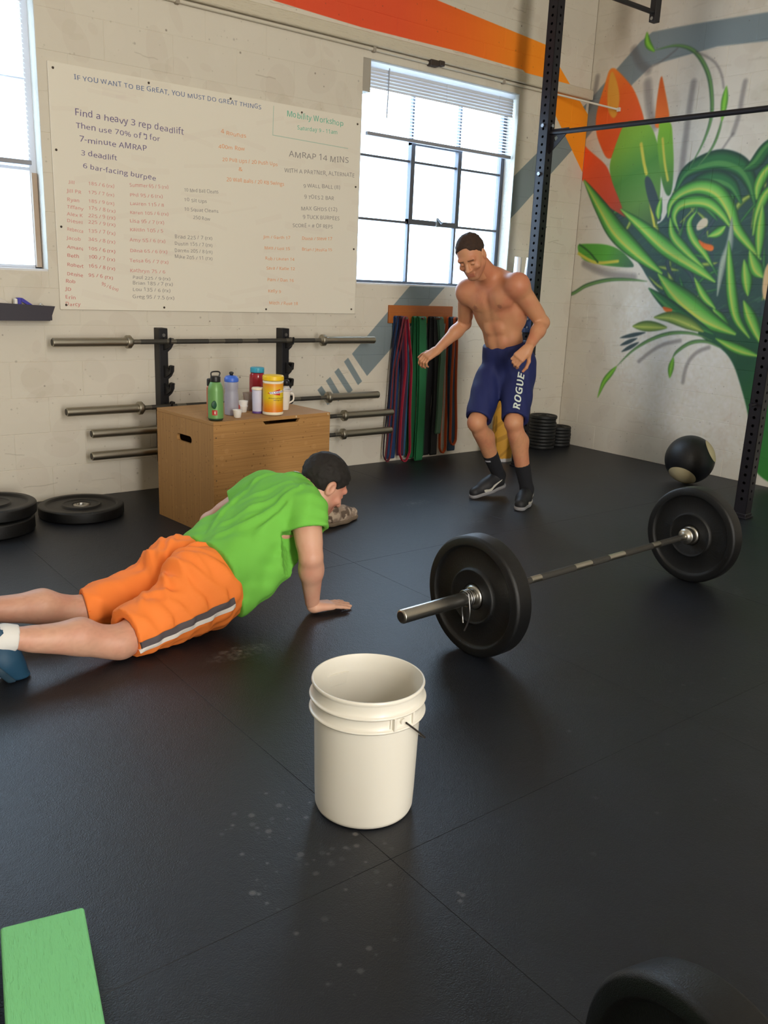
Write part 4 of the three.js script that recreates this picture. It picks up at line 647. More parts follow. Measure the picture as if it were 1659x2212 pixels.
// ---------- figures: smooth distance fields meshed with surface nets ----------
const smin = (a, b, k) => { if (k <= 0) return Math.min(a, b); const h = Math.max(k - Math.abs(a - b), 0) / k; return Math.min(a, b) - h * h * k * 0.25; };
class Field {
  constructor(lo, hi, cell) { this.lo = lo; this.c = cell; this.n = [0, 1, 2].map((i) => Math.ceil((hi[i] - lo[i]) / cell) + 1); this.d = new Float32Array(this.n[0] * this.n[1] * this.n[2]).fill(0.3); }
  range(mn, mx) { return [0, 1, 2].map((i) => [Math.max(0, Math.floor((mn[i] - this.lo[i]) / this.c)), Math.min(this.n[i] - 1, Math.ceil((mx[i] - this.lo[i]) / this.c))]); }
  loop(r, f) { const [nx, ny] = this.n, d = this.d; for (let k = r[2][0]; k <= r[2][1]; k++) for (let j = r[1][0]; j <= r[1][1]; j++) for (let i = r[0][0]; i <= r[0][1]; i++) { const q = i + nx * (j + ny * k); d[q] = f(d[q], this.lo[0] + i * this.c, this.lo[1] + j * this.c, this.lo[2] + k * this.c); } return this; }
  cap(a, b, ra, rb = ra, k = 0.03, sub = false) {
    const m = Math.max(ra, rb) + k + 0.05, r = this.range(a.map((v, i) => Math.min(v, b[i]) - m), a.map((v, i) => Math.max(v, b[i]) + m)), e = b.map((v, i) => v - a[i]), L = e[0] ** 2 + e[1] ** 2 + e[2] ** 2 || 1e-9;
    return this.loop(r, (f, x, y, z) => { const px = x - a[0], py = y - a[1], pz = z - a[2], t = Math.min(1, Math.max(0, (px * e[0] + py * e[1] + pz * e[2]) / L)), d = Math.hypot(px - e[0] * t, py - e[1] * t, pz - e[2] * t) - (ra + (rb - ra) * t); return sub ? -smin(-f, d, k) : smin(f, d, k); });
  }
  ell(c, r, k = 0.03, B = null, sub = false) {          // B: three unit axes
    const m = Math.max(...r) + k + 0.05, R = this.range(c.map((v) => v - m), c.map((v) => v + m));
    return this.loop(R, (f, x, y, z) => { let p = [x - c[0], y - c[1], z - c[2]]; if (B) p = B.map((u) => u[0] * p[0] + u[1] * p[1] + u[2] * p[2]); const k0 = Math.hypot(p[0] / r[0], p[1] / r[1], p[2] / r[2]), k1 = Math.hypot(p[0] / r[0] ** 2, p[1] / r[1] ** 2, p[2] / r[2] ** 2), d = k1 > 1e-6 ? k0 * (k0 - 1) / k1 : -Math.min(...r); return sub ? -smin(-f, d, k) : smin(f, d, k); });
  }
  all(f) { return this.loop(this.n.map((n) => [0, n - 1]), f); }
  cut(nv, p, k = 0) { const l = Math.hypot(...nv), n = nv.map((v) => v / l), d0 = n[0] * p[0] + n[1] * p[1] + n[2] * p[2]; return this.all((f, x, y, z) => f > 0.2 ? f : -smin(-f, -(n[0] * x + n[1] * y + n[2] * z - d0), k)); }   // removes the side n points to
  bump(g) { return this.all((f, x, y, z) => Math.abs(f) < 0.06 ? f + g(x, y, z) : f); }
  at(x, y, z) { const g = [(x - this.lo[0]) / this.c, (y - this.lo[1]) / this.c, (z - this.lo[2]) / this.c], i = g.map(Math.floor); if (i.some((v, k) => v < 0 || v >= this.n[k] - 1)) return 0.3; const t = g.map((v, k) => v - i[k]), [nx, ny] = this.n; let s = 0; for (let a = 0; a < 8; a++) { const u = a & 1, v = (a >> 1) & 1, w = a >> 2; s += this.d[i[0] + u + nx * (i[1] + v + ny * (i[2] + w))] * (u ? t[0] : 1 - t[0]) * (v ? t[1] : 1 - t[1]) * (w ? t[2] : 1 - t[2]); } return s; }
  mesh(color) {
    const [nx, ny, nz] = this.n, d = this.d, id = new Int32Array(d.length).fill(-1), P = [], I = [];
    for (let k = 0; k < nz - 1; k++) for (let j = 0; j < ny - 1; j++) for (let i = 0; i < nx - 1; i++) {
      const q = i + nx * (j + ny * k); let m = 0; const v = [];
      for (let a = 0; a < 8; a++) { const w = d[q + (a & 1) + nx * ((a >> 1) & 1) + nx * ny * (a >> 2)]; v.push(w); if (w < 0) m |= 1 << a; }
      if (m === 0 || m === 255) continue;
      let x = 0, y = 0, z = 0, n = 0;
      for (let a = 0; a < 8; a++) for (const bit of [1, 2, 4]) { const b = a | bit; if (b === a || (v[a] < 0) === (v[b] < 0)) continue; const t = v[a] / (v[a] - v[b]); x += (a & 1) + (bit === 1 ? t : 0); y += ((a >> 1) & 1) + (bit === 2 ? t : 0); z += (a >> 2) + (bit === 4 ? t : 0); n++; }
      id[q] = P.length / 3; P.push(this.lo[0] + (i + x / n) * this.c, this.lo[1] + (j + y / n) * this.c, this.lo[2] + (k + z / n) * this.c);
    }
    const quad = (a, b, c, e, flip) => { if (Math.min(a, b, c, e) < 0) return; flip ? I.push(a, c, b, a, e, c) : I.push(a, b, c, a, c, e); }, sx = 1, sy = nx, sz = nx * ny;
    for (let k = 1; k < nz - 1; k++) for (let j = 1; j < ny - 1; j++) for (let i = 1; i < nx - 1; i++) {
      const q = i + nx * (j + ny * k), s = d[q] < 0;
      if (s !== d[q + sx] < 0) quad(id[q - sy - sz], id[q - sz], id[q], id[q - sy], !s);
      if (s !== d[q + sy] < 0) quad(id[q - sx - sz], id[q - sx], id[q], id[q - sz], !s);
      if (s !== d[q + sz] < 0) quad(id[q - sx - sy], id[q - sy], id[q], id[q - sx], !s);
    }
    const g = new THREE.BufferGeometry(); g.setAttribute('position', new THREE.Float32BufferAttribute(P, 3)); g.setIndex(I); g.computeVertexNormals();
    if (color) { const C = []; for (let i = 0; i < P.length; i += 3) C.push(...color(P[i], P[i + 1], P[i + 2])); g.setAttribute('color', new THREE.Float32BufferAttribute(C, 3)); }
    return g;
  }
}
const lin = (hex) => { const c = new THREE.Color(hex); return [c.r, c.g, c.b]; }, mixc = (a, b, t) => a.map((v, i) => v + (b[i] - v) * t);
const add = (a, b, s = 1) => a.map((v, i) => v + b[i] * s), lerp3 = (a, b, t) => a.map((v, i) => v + (b[i] - v) * t), nrm = (a) => { const l = Math.hypot(...a); return a.map((v) => v / l); }, crs = (a, b) => [a[1] * b[2] - a[2] * b[1], a[2] * b[0] - a[0] * b[2], a[0] * b[1] - a[1] * b[0]];
function frame(o, fwd, up) { const f = nrm(fwd), x = nrm(crs(up, f)), y = crs(f, x); return new THREE.Matrix4().makeBasis(V(...x), V(...y), V(...f)).setPosition(...o); }   // local z = forward, y = up, x = left
function skinColor(tone, red) { const A = lin(tone), B = lin(red); return (x, y, z) => mixc(A, B, Math.min(1, Math.max(0, 1.6 * (fbm(x * 14, y * 14, z * 14, 3) - 0.38)))); }
const skinMat = new THREE.MeshPhysicalMaterial({ vertexColors: true, roughness: 0.52, sheen: 0.15, sheenRoughness: 0.6, sheenColor: new THREE.Color('#ffd0b0') });
const patchHit = (F, o, dir, far = 0.5) => { let t = 0; for (let i = 0; i < 90 && t < far; i++) { const p = add(o, dir, t), d = F.at(...p); if (d < 0.0006) break; t += Math.max(0.0006, Math.min(d, 0.02) * 0.8); } return t; };
function patch(F, o, ux, uy, dir, nu, nv, lift = 0.0025) {      // a thin printed piece that lies on the cloth: o + u ux + v uy, let fall along dir
  const P = [], U = [], I = []; for (let j = 0; j <= nv; j++) for (let i = 0; i <= nu; i++) { const s = add(add(o, ux, i / nu), uy, j / nv), t = patchHit(F, s, dir) - lift; P.push(...add(s, dir, t)); U.push(i / nu, j / nv); }
  for (let j = 0; j < nv; j++) for (let i = 0; i < nu; i++) { const a = j * (nu + 1) + i, b = a + 1, c = a + nu + 2, e = a + nu + 1; I.push(a, b, c, a, c, e); }
  const g = new THREE.BufferGeometry(); g.setAttribute('position', new THREE.Float32BufferAttribute(P, 3)); g.setAttribute('uv', new THREE.Float32BufferAttribute(U, 2)); g.setIndex(I); g.computeVertexNormals(); return g;
}
// head in its own frame (y up, z forward), 0.235 m tall
function headGeo(M, tone, red, stubble, o = {}) {
  const F = new Field([-0.105, -0.17, -0.135], [0.105, 0.15, 0.145], 0.0042);
  F.ell([0, 0.035, -0.014], [0.076, 0.086, 0.096], 0.02).ell([0, -0.03, 0.026], [0.063, 0.082, 0.066], 0.035);
  for (const s of [-1, 1]) F.cap([s * 0.05, -0.052, 0.0], [s * 0.02, -0.098, 0.066], 0.020, 0.017, 0.03);
  F.ell([0, -0.101, 0.072], [0.022, 0.016, 0.016], 0.02).cap([-0.042, 0.022, 0.076], [0.042, 0.022, 0.076], 0.013, 0.013, 0.016);
  for (const s of [-1, 1]) F.ell([s * 0.032, 0.0, 0.099], [0.018, 0.012, 0.016], 0.014, null, true).ell([s * 0.032, -0.003, 0.077], [0.0125, 0.0115, 0.0125], 0.003).ell([s * 0.044, -0.03, 0.066], [0.022, 0.016, 0.018], 0.02);
  F.cap([0, 0.008, 0.088], [0, -0.034, 0.110], 0.0085, 0.0125, 0.012); for (const s of [-1, 1]) F.ell([s * 0.0135, -0.037, 0.098], [0.009, 0.0085, 0.011], 0.008);
  F.cap([-0.02, -0.0655, 0.084], [0.02, -0.0655, 0.084], 0.0075, 0.0075, 0.008).cap([-0.017, -0.077, 0.083], [0.017, -0.077, 0.083], 0.008, 0.008, 0.008).cap([-0.022, -0.071, 0.096], [0.022, -0.071, 0.096], 0.0022, 0.0022, 0.003, true);
  for (const s of [-1, 1]) { F.ell([s * 0.078, -0.006, -0.008], [0.010, 0.033, 0.021], 0.008); F.ell([s * 0.086, -0.004, -0.003], [0.007, 0.019, 0.011], 0.006, null, true); }
  F.cap([0, -0.05, -0.025], o.neck ?? [0, -0.15, -0.045], 0.056, 0.057, 0.03);
  const sk = skinColor(tone, red), st = lin(stubble), lip = lin('#a4564a'), eye = lin('#e6ddd2'), br = lin(o.brow ?? '#3a2a1e');
  const g = F.mesh((x, y, z) => {
    let c = sk(x, y, z); const ax = Math.abs(x);
    if (z > 0.02 && y < -0.045 && !(ax < 0.024 && y > -0.086)) c = mixc(c, st, 0.42 * Math.min(1, (-0.045 - y) * 40) * (0.6 + 0.5 * noise(x * 260, y * 260, z * 260)));
    if (z > 0.07 && ax < 0.023 && y < -0.059 && y > -0.085) c = mixc(c, lip, 0.6);
    if (z > 0.06 && ax > 0.013 && ax < 0.05 && y > 0.014 && y < 0.025) c = mixc(c, br, 0.75);
    if (z > 0.068 && ax > 0.02 && ax < 0.044 && y > -0.0095 && y < -0.0045) c = mixc(c, br, 0.7);
    return c;
  });
  return [g.applyMatrix4(M), F];
}
function hairGeo(M, color, plane, thick, seedv) {
  const F = new Field([-0.11, -0.13, -0.14], [0.11, 0.16, 0.13], 0.0042);
  F.ell([0, 0.035, -0.014], [0.076 + thick, 0.086 + thick, 0.096 + thick], 0.02);
  F.bump((x, y, z) => 0.006 * (noise(x * 90 + seedv, y * 90, z * 60) - 0.5));
  F.all((f, x, y, z) => { let e = plane[1] * y + plane[2] * z - plane[0]; e += 0.014 * (noise(x * 60, z * 50 + seedv, y * 40) - 0.5) + (plane[3] ?? 0) * Math.max(0, z) * Math.max(0, 1 - Math.abs(Math.abs(x) - 0.04) / 0.03); return Math.max(f, -e); });
  for (const s of [-1, 1]) F.ell([s * 0.083, -0.008, -0.006], [0.016, 0.036, 0.026], 0.004, null, true);
  const A = lin(color), B = mixc(A, [0, 0, 0], 0.4);
  return F.mesh((x, y, z) => mixc(A, B, noise(x * 160, y * 60, z * 160))).applyMatrix4(M);
}
// hand: wrist at the origin, fingers along +x, back of the hand +y, thumb on the side s of z
function handGeo(M, tone, red, s, curl, spread, thumb, stub = -0.05) {
  const F = new Field([-0.06, -0.12, -0.11], [0.215, 0.05, 0.11], 0.0036);
  F.cap([stub, 0, 0], [0.01, 0, 0], 0.0255, 0.0235, 0.02); for (const z of [-0.026, -0.009, 0.009, 0.026]) F.cap([0.012, 0, z * 0.6], [0.082, 0.002, z], 0.0165, 0.0125, 0.016);
  [[0.026 * s, 0.040, 0.0085], [0.0088 * s, 0.045, 0.0088], [-0.0088 * s, 0.042, 0.0085], [-0.026 * s, 0.033, 0.0076]].forEach(([z, L, r], i) => {
    let p = [0.084, 0.002, z], a = curl[i] * 0.55, q = spread * (1.5 - i) * s;
    [L, L * 0.62, L * 0.5].forEach((l, j) => { const e = add(p, [Math.cos(a) * Math.cos(q) * l, -Math.sin(a) * l, Math.sin(q) * l]); F.cap(p, e, r * (1.06 - j * 0.08), r * (0.98 - j * 0.1), 0.004); p = e; a += curl[i] * (j ? 0.75 : 1.0); });
  });
  let p = [0.022, -0.006, s * 0.024]; const t = thumb; [[0.042, 0.0135, 0.0115], [0.034, 0.0112, 0.0098], [0.026, 0.0096, 0.008]].forEach(([l, a, b], j) => { const an = t[0] - j * t[1], e = add(p, [Math.cos(an) * l, -t[2] * l, s * Math.sin(an) * l]); F.cap(p, e, a, b, j ? 0.005 : 0.016); p = e; });
  const sk = skinColor(tone, red); return F.mesh(sk).applyMatrix4(M);
}
function shoeParts(parent, M, upper, sole, o = {}) {        // toe along +z, sole on y = 0
  const F = new Field([-0.07, -0.01, -0.10], [0.07, 0.15, 0.24], 0.005);
  F.cap([0, 0.046, -0.035], [0, 0.046, 0.06], 0.037, 0.04, 0.03).cap([0, 0.04, 0.06], [0.004, 0.034, 0.165], 0.043, 0.034, 0.04).cap([0, 0.06, -0.02], [0, 0.095, -0.025], 0.036, 0.037, 0.03).cap([0, 0.075, 0.03], [0, 0.055, 0.1], 0.032, 0.026, 0.03).cut([0, -1, 0], [0, 0.014, 0], 0.006).cap([0, 0.09, -0.022], [0, 0.16, -0.03], 0.029, 0.033, 0.006, true);
  const inv = o.floor && M.clone().invert(), dn = inv && V(0, -1, 0).transformDirection(inv).toArray(), p0 = inv && V(0, 0.003, 0).applyMatrix4(inv).toArray(); if (inv) F.cut(dn, p0, 0.01);
  part('shoe_upper', F.mesh(o.color).applyMatrix4(M), upper, parent);
  const G = new Field([-0.07, -0.012, -0.10], [0.07, 0.06, 0.24], 0.005); G.cap([0, 0.02, -0.036], [0, 0.02, 0.06], 0.041, 0.043, 0.03).cap([0, 0.02, 0.06], [0.004, 0.02, 0.165], 0.046, 0.038, 0.03).cut([0, -1, 0], [0, 0.001, 0], 0.004).cut([0, 1, 0], [0, 0.024, 0], 0.004); if (inv) G.cut(dn, p0, 0.006);
  part('shoe_sole', G.mesh().applyMatrix4(M), sole, parent);
  if (o.mark) { for (const s of o.sides ?? [1, -1]) { const sh = (u, w) => [s * 0.075, 0.034 + w, u]; const P = [], I = [], N = 24; for (let i = 0; i <= N; i++) { const t = i / N, u = 0.115 - 0.155 * t, mid = 0.004 + 0.034 * Math.pow(t, 1.6) - 0.012 * Math.sin(Math.PI * Math.min(1, t * 2.2)) * (t < 0.45 ? 1 : 0), h = 0.026 * Math.pow(1 - t, 0.9) * Math.min(1, 0.4 + t * 6) + 0.001; for (const k of [-1, 1]) { const p0 = sh(u, mid + k * h * 0.5), d = patchHit(F, p0, [-s, 0, 0], 0.09) - 0.0022; P.push(...add(p0, [-s, 0, 0], d)); } if (i) { const a = 2 * i - 2; s > 0 ? I.push(a, a + 1, a + 3, a, a + 3, a + 2) : I.push(a, a + 3, a + 1, a, a + 2, a + 3); } } const g = new THREE.BufferGeometry(); g.setAttribute('position', new THREE.Float32BufferAttribute(P, 3)); g.setIndex(I); g.computeVertexNormals(); part('shoe_mark', g.applyMatrix4(M), o.mark, parent, 'pale swoosh on the side'); } }
  if (o.lace) for (let i = 0; i < 4; i++) { const y = 0.1 - i * 0.009, z = 0.032 + i * 0.022; part('lace', tube([[-0.026, y - 0.012, z], [0, y + 0.002, z + 0.004], [0.026, y - 0.012, z]], 0.003, 12, 6).applyMatrix4(M), o.lace, parent); }
  return F;
}
const folds = (amp, fx, fy, fz, sc, ph) => (x, y, z) => amp * (Math.sin((x * fx + y * fy + z * fz) * sc + 5 * fbm(x * 5 + ph, y * 5, z * 5, 2)) * (0.2 + 1.2 * Math.max(0, fbm(x * 7 + 9 + ph, y * 7, z * 7, 2) - 0.3)));

// ---------- standing man ----------
{
  const man = thing('person', 'shirtless man in navy shorts, dark socks and black shoes, stooping with his head bowed', 'man', [-1.98, 0, 1.27]), O = [-1.98, 0, 1.27], tone = '#c88e68', red = '#c2755a';
  const J = Object.fromEntries(Object.entries({ pel: [-1.941, 0.857, 1.178], hipR: [-1.965, 0.81, 1.087], hipL: [-1.862, 0.812, 1.223], kneeR: [-2.204, 0.499, 1.212], kneeL: [-2.084, 0.521, 1.408], ankR: [-1.955, 0.135, 1.195], ankL: [-1.945, 0.092, 1.435], neck: [-2.126, 1.406, 1.161], shR: [-2.163, 1.275, 1.01], shL: [-2.091, 1.322, 1.356], elR: [-2.025, 1.076, 0.857], elL: [-1.891, 1.112, 1.396], wrR: [-2.241, 0.908, 0.852], wrL: [-2.092, 0.971, 1.486], head: [-2.318, 1.478, 1.186], hdR: [-2.324, 0.856, 0.83], hdL: [-2.158, 0.908, 1.467] }).map(([k, v]) => [k, [v[0] - O[0], v[1], v[2] - O[2]]]));
  const up = nrm(add(J.neck, J.pel, -1)), lf = nrm(add(J.shL, J.shR, -1)), fw = nrm(crs(lf, up)), l2 = crs(up, fw), T = (a, b, c) => add(add(add(J.pel, l2, a), up, b), fw, c), B = [l2, up, fw];
  const F = new Field([-0.55, 0.0, -0.58], [0.32, 1.56, 0.38], 0.0088);
  F.ell(T(0, 0.0, -0.01), [0.132, 0.12, 0.098], 0.04, B).ell(T(0, 0.16, 0.0), [0.128, 0.17, 0.088], 0.05, B).ell(T(0, 0.36, -0.005), [0.158, 0.19, 0.108], 0.05, B).ell(T(0, 0.47, -0.035), [0.15, 0.09, 0.075], 0.04, B);
  for (const s of [-1, 1]) F.ell(T(s * 0.072, 0.415, 0.068), [0.088, 0.068, 0.045], 0.022, B).ell(T(s * 0.125, 0.34, -0.03), [0.045, 0.13, 0.075], 0.04, B).ell(T(s * 0.034, 0.24, 0.078), [0.036, 0.04, 0.02], 0.02, B).ell(T(s * 0.033, 0.15, 0.072), [0.034, 0.045, 0.02], 0.02, B);
  F.cap(T(0, 0.52, -0.03), J.shL, 0.052, 0.06, 0.04).cap(T(0, 0.52, -0.03), J.shR, 0.052, 0.06, 0.04);
  F.cap(T(0, 0.50, -0.015), lerp3(J.neck, J.head, 0.75), 0.062, 0.054, 0.04);
  for (const [a, e, w, h] of [['shR', 'elR', 'wrR', 'hdR'], ['shL', 'elL', 'wrL', 'hdL']]) {
    F.ell(J[a], [0.066, 0.07, 0.066], 0.04).cap(J[a], J[e], 0.054, 0.041, 0.035).cap(lerp3(J[a], J[e], 0.35), lerp3(J[a], J[e], 0.75), 0.05, 0.044, 0.02).cap(J[e], lerp3(J[e], J[w], 0.35), 0.040, 0.042, 0.02).cap(lerp3(J[e], J[w], 0.3), lerp3(J[w], J[h], 0.1), 0.042, 0.026, 0.02);
  }
  for (const [h, k, a] of [['hipR', 'kneeR', 'ankR'], ['hipL', 'kneeL', 'ankL']]) {
    F.cap(J[h], J[k], 0.078, 0.053, 0.05).ell(add(J[k], fw, 0.016), [0.042, 0.05, 0.042], 0.03).cap(J[k], J[a], 0.05, 0.034, 0.02);
    const c = add(lerp3(J[k], J[a], 0.3), fw, -0.024); F.cap(lerp3(J[k], J[a], 0.18), c, 0.046, 0.05, 0.03).cap(c, lerp3(J[k], J[a], 0.62), 0.05, 0.036, 0.03);
  }
  F.cap(T(0, 0.08, 0.108), T(0, 0.33, 0.116), 0.008, 0.010, 0.026, true).cap(T(0, 0.35, 0.116), T(0, 0.47, 0.108), 0.010, 0.012, 0.022, true); for (const s of [-1, 1]) { F.cap(T(s * 0.02, 0.325, 0.122), T(s * 0.13, 0.36, 0.09), 0.006, 0.006, 0.018, true).cap(T(s * 0.075, 0.08, 0.09), T(s * 0.085, 0.27, 0.092), 0.007, 0.007, 0.02, true); for (const b of [0.195, 0.285]) F.cap(T(s * 0.012, b, 0.104), T(s * 0.06, b + 0.004, 0.096), 0.004, 0.004, 0.014, true); }
  F.ell(T(0, 0.09, 0.104), [0.008, 0.009, 0.012], 0.01, B, true);
  const base = skinColor(tone, red), nip = lin('#8f5a48'), hairC = lin('#5a4030');
  const bodyG = F.mesh((x, y, z) => {
    const p = [x, y, z], d = add(p, J.pel, -1), a = d[0] * l2[0] + d[1] * l2[1] + d[2] * l2[2], b = d[0] * up[0] + d[1] * up[1] + d[2] * up[2], c = d[0] * fw[0] + d[1] * fw[1] + d[2] * fw[2]; let q = base(x, y, z);
    if (c > 0.06 && Math.hypot(Math.abs(a) - 0.085, b - 0.385) < 0.014) q = mixc(q, nip, 0.7);
    if (c > 0.05 && Math.abs(a) < 0.07 && b > 0.3 && b < 0.5) q = mixc(q, hairC, 0.18 * noise(x * 200, y * 90, z * 200));
    if (b > 0.40) q = mixc(q, lin('#b8664c'), Math.min(0.35, (b - 0.40) * 3));
    if (y < 0.48) q = mixc(q, hairC, 0.25 * Math.max(0, noise(x * 170, y * 80, z * 170) - 0.35));
    return q;
  });
  const hM = frame(J.head, [-0.70, -0.58, 0.40], nrm(add(up, [-0.25, 0, 0.06])));
  const [hg] = headGeo(hM, tone, red, '#6d5040', { brow: '#4a3324' });
  const handR = handGeo(new THREE.Matrix4().makeBasis(V(...nrm(add(J.hdR, J.wrR, -1))), V(...(() => { const x = nrm(add(J.hdR, J.wrR, -1)); const z = nrm(crs(x, [-0.5, 0.75, 0.3])); return crs(z, x); })()), V(...nrm(crs(nrm(add(J.hdR, J.wrR, -1)), [-0.5, 0.75, 0.3])))).setPosition(...J.wrR), tone, red, 1, [0.7, 0.8, 0.85, 0.9], 0.05, [0.9, 0.35, 0.35], -0.015);
  const xl = nrm(add(J.hdL, J.wrL, -1)), zl = nrm(crs(xl, [-0.55, 0.45, 0.7]));
  const handL = handGeo(new THREE.Matrix4().makeBasis(V(...xl), V(...crs(zl, xl)), V(...zl)).setPosition(...J.wrL), tone, red, -1, [0.95, 1.05, 1.1, 1.15], 0.03, [0.8, 0.4, 0.45], -0.006);
  part('body', merge2(bodyG, hg, handR, handL), skinMat, man);
  part('hair', hairGeo(hM, '#3d291d', [0.0, 0.60, -0.80, 0.1], 0.0055, 4), std('#ffffff', 0.85, { vertexColors: true }), man, 'short dark brown receding hair');
  // shorts
  const S = new Field([-0.36, 0.40, -0.34], [0.26, 1.0, 0.34], 0.0075);
  S.ell(T(0, 0.015, -0.01), [0.166, 0.14, 0.122], 0.04, B).ell(T(0, 0.06, -0.004), [0.146, 0.12, 0.108], 0.03, B);
  for (const s of [-1, 1]) S.ell(T(s * 0.07, -0.03, -0.06), [0.085, 0.085, 0.08], 0.04, B).cap(T(s * 0.075, 0.1, -0.01), T(s * 0.085, -0.06, 0.0), 0.07, 0.08, 0.04);
  for (const [h, k] of [['hipR', 'kneeR'], ['hipL', 'kneeL']]) { const e = lerp3(J[h], J[k], 1.06), c = add(lerp3(J[h], J[k], 0.2), fw, 0.01); S.cap(c, e, h === 'hipR' ? 0.097 : 0.102, 0.073, 0.045).cap(lerp3(J[h], J[k], 0.5), add(e, fw, -0.025), 0.085, 0.067, 0.03); }
  S.bump(folds(0.0045, 1, 0.25, 0.8, 85, 1)).cut(up, T(0, 0.122, 0), 0.006);
  for (const [h, k, t] of [['hipR', 'kneeR', 0.93], ['hipL', 'kneeL', 0.95]]) {
    const dn = nrm(add(J[k], J[h], -1)), p = lerp3(J[h], J[k], t), o = h === 'hipR' ? 'L' : 'R';
    S.all((f, x, y, z) => { const mine = Math.hypot(x - J['knee' + h[3]][0], y - J['knee' + h[3]][1], z - J['knee' + h[3]][2]), other = Math.hypot(x - J['knee' + o][0], y - J['knee' + o][1], z - J['knee' + o][2]); if (f > 0.2 || mine > other) return f; return Math.max(f, (x - p[0]) * dn[0] + (y - p[1]) * dn[1] + (z - p[2]) * dn[2]); });
    S.cap(lerp3(J[h], J[k], 0.84), lerp3(J[h], J[k], 1.1), 0.060, 0.062, 0.004, true);
  }
  const navy = std('#141f58', 0.75, { bumpMap: withRepeat(rubberTex, 1, 1), bumpScale: 0.0003 }), sm = part('shorts', S.mesh(), navy, man, 'navy blue knee-length shorts');
  const logo = canvasTex(512, 128, (g, w, h) => { g.clearRect(0, 0, w, h); g.fillStyle = '#d5e0d6'; g.save(); g.transform(1, 0, -0.18, 1, 18, 0); g.font = 'bold 118px sans-serif'; const k = (w - 44) / g.measureText('ROGUE').width; g.scale(k, 1.12); g.fillText('ROGUE', 4, 98); g.restore(); });
  { const d = nrm(add(J.kneeL, J.hipL, -1)), out = nrm(add(add(fw, l2, 0.55), [0, 0, 0.05])), wv = nrm(crs(d, out)), n = nrm(crs(wv, d)), n2 = n.map((v, i) => v * Math.sign(n[0] * out[0] + n[1] * out[1] + n[2] * out[2])), w2 = crs(n2, d);
    const st = add(add(lerp3(J.hipL, J.kneeL, 0.93), n2, 0.2), w2, 0.024 * 1), ux = d.map((v) => -v * 0.285), uy = w2.map((v) => -v * 0.056);
    const g = patch(S, st, ux, uy, n2.map((v) => -v), 40, 8, 0.003); part('lettering', g, std('#ffffff', 0.7, { map: logo, transparent: true, alphaTest: 0.5, side: THREE.DoubleSide }), sm, 'white letters along the leg'); }
  // socks and shoes
  const sockM = std('#15161d', 0.9), blk = std('#1b1b20', 0.6), soleM = std('#8d8c90', 0.6), sw = std('#c9c6bd', 0.5);
  const pale = std('#b9b9c2', 0.8);
  for (const [k, a, toe, top] of [['kneeR', 'ankR', [-2.165, 0.0, 1.165], 0.52], ['kneeL', 'ankL', [-2.08, 0.0, 1.515], 0.56]]) {
    const t = [toe[0] - O[0], toe[1], toe[2] - O[2]], an = J[a], lift = k === 'kneeR' ? 0.045 : 0.0, K = new Field([-0.35, 0.02, -0.3], [0.25, 0.42, 0.3], 0.006);
    K.cap(lerp3(J[k], an, top), an, 0.051, 0.0405, 0.02).cap(an, add(an, [0, -0.04, 0]), 0.041, 0.038, 0.02).cut(add(J[k], an, -1), lerp3(J[k], an, top + 0.06), 0.004);
    const sk = part('sock', K.mesh(), sockM, man, 'dark crew sock');
    const dir = nrm([t[0] - an[0], 0, t[2] - an[2]]), heel = add([an[0], 0, an[2]], dir, -0.0), pitch = Math.atan2(lift, 0.2), fwd = [dir[0] * Math.cos(pitch), -Math.sin(pitch), dir[2] * Math.cos(pitch)], upv = [dir[0] * Math.sin(pitch), Math.cos(pitch), dir[2] * Math.sin(pitch)];
    const M = frame([heel[0] + dir[0] * 0.02, lift * 0.9 + 0.001, heel[2] + dir[2] * 0.02], fwd, upv);
    shoeParts(man, M, blk, soleM, { mark: sw, lace: std('#2a2a30', 0.8) });
    if (k === 'kneeR') { const m = patch(K, add(add(lerp3(J[k], an, 0.68), fw, 0.09), l2, 0.02), up.map((v) => v * 0.012), l2.map((v) => -v * 0.04), fw.map((v) => -v), 3, 6, 0.002); part('sock_mark', m, pale, sk); }
  }
}
function creases(list, amp, w, O) { return (x, y, z) => { let s = 0; for (const [a, b, c, d] of list) { const ax = a - O[0], az = b - O[2], ex = c - a, ez = d - b, L = ex * ex + ez * ez, t = ((x - ax) * ex + (z - az) * ez) / L, u = Math.min(1, Math.max(0, t)), q = Math.hypot(x - ax - ex * u, z - az - ez * u); if (q < 4 * w) s -= amp * Math.sin(Math.PI * (0.15 + 0.7 * u)) * (Math.exp(-((q / w) ** 2)) - 0.45 * Math.exp(-(((q - 1.7 * w) / w) ** 2))); } return s; }; }
function merge2(...gs) { return mergeGeometries(gs.map((g) => { const n = g.clone(); for (const k of Object.keys(n.attributes)) if (!['position', 'normal', 'color'].includes(k)) n.deleteAttribute(k); return n; })); }

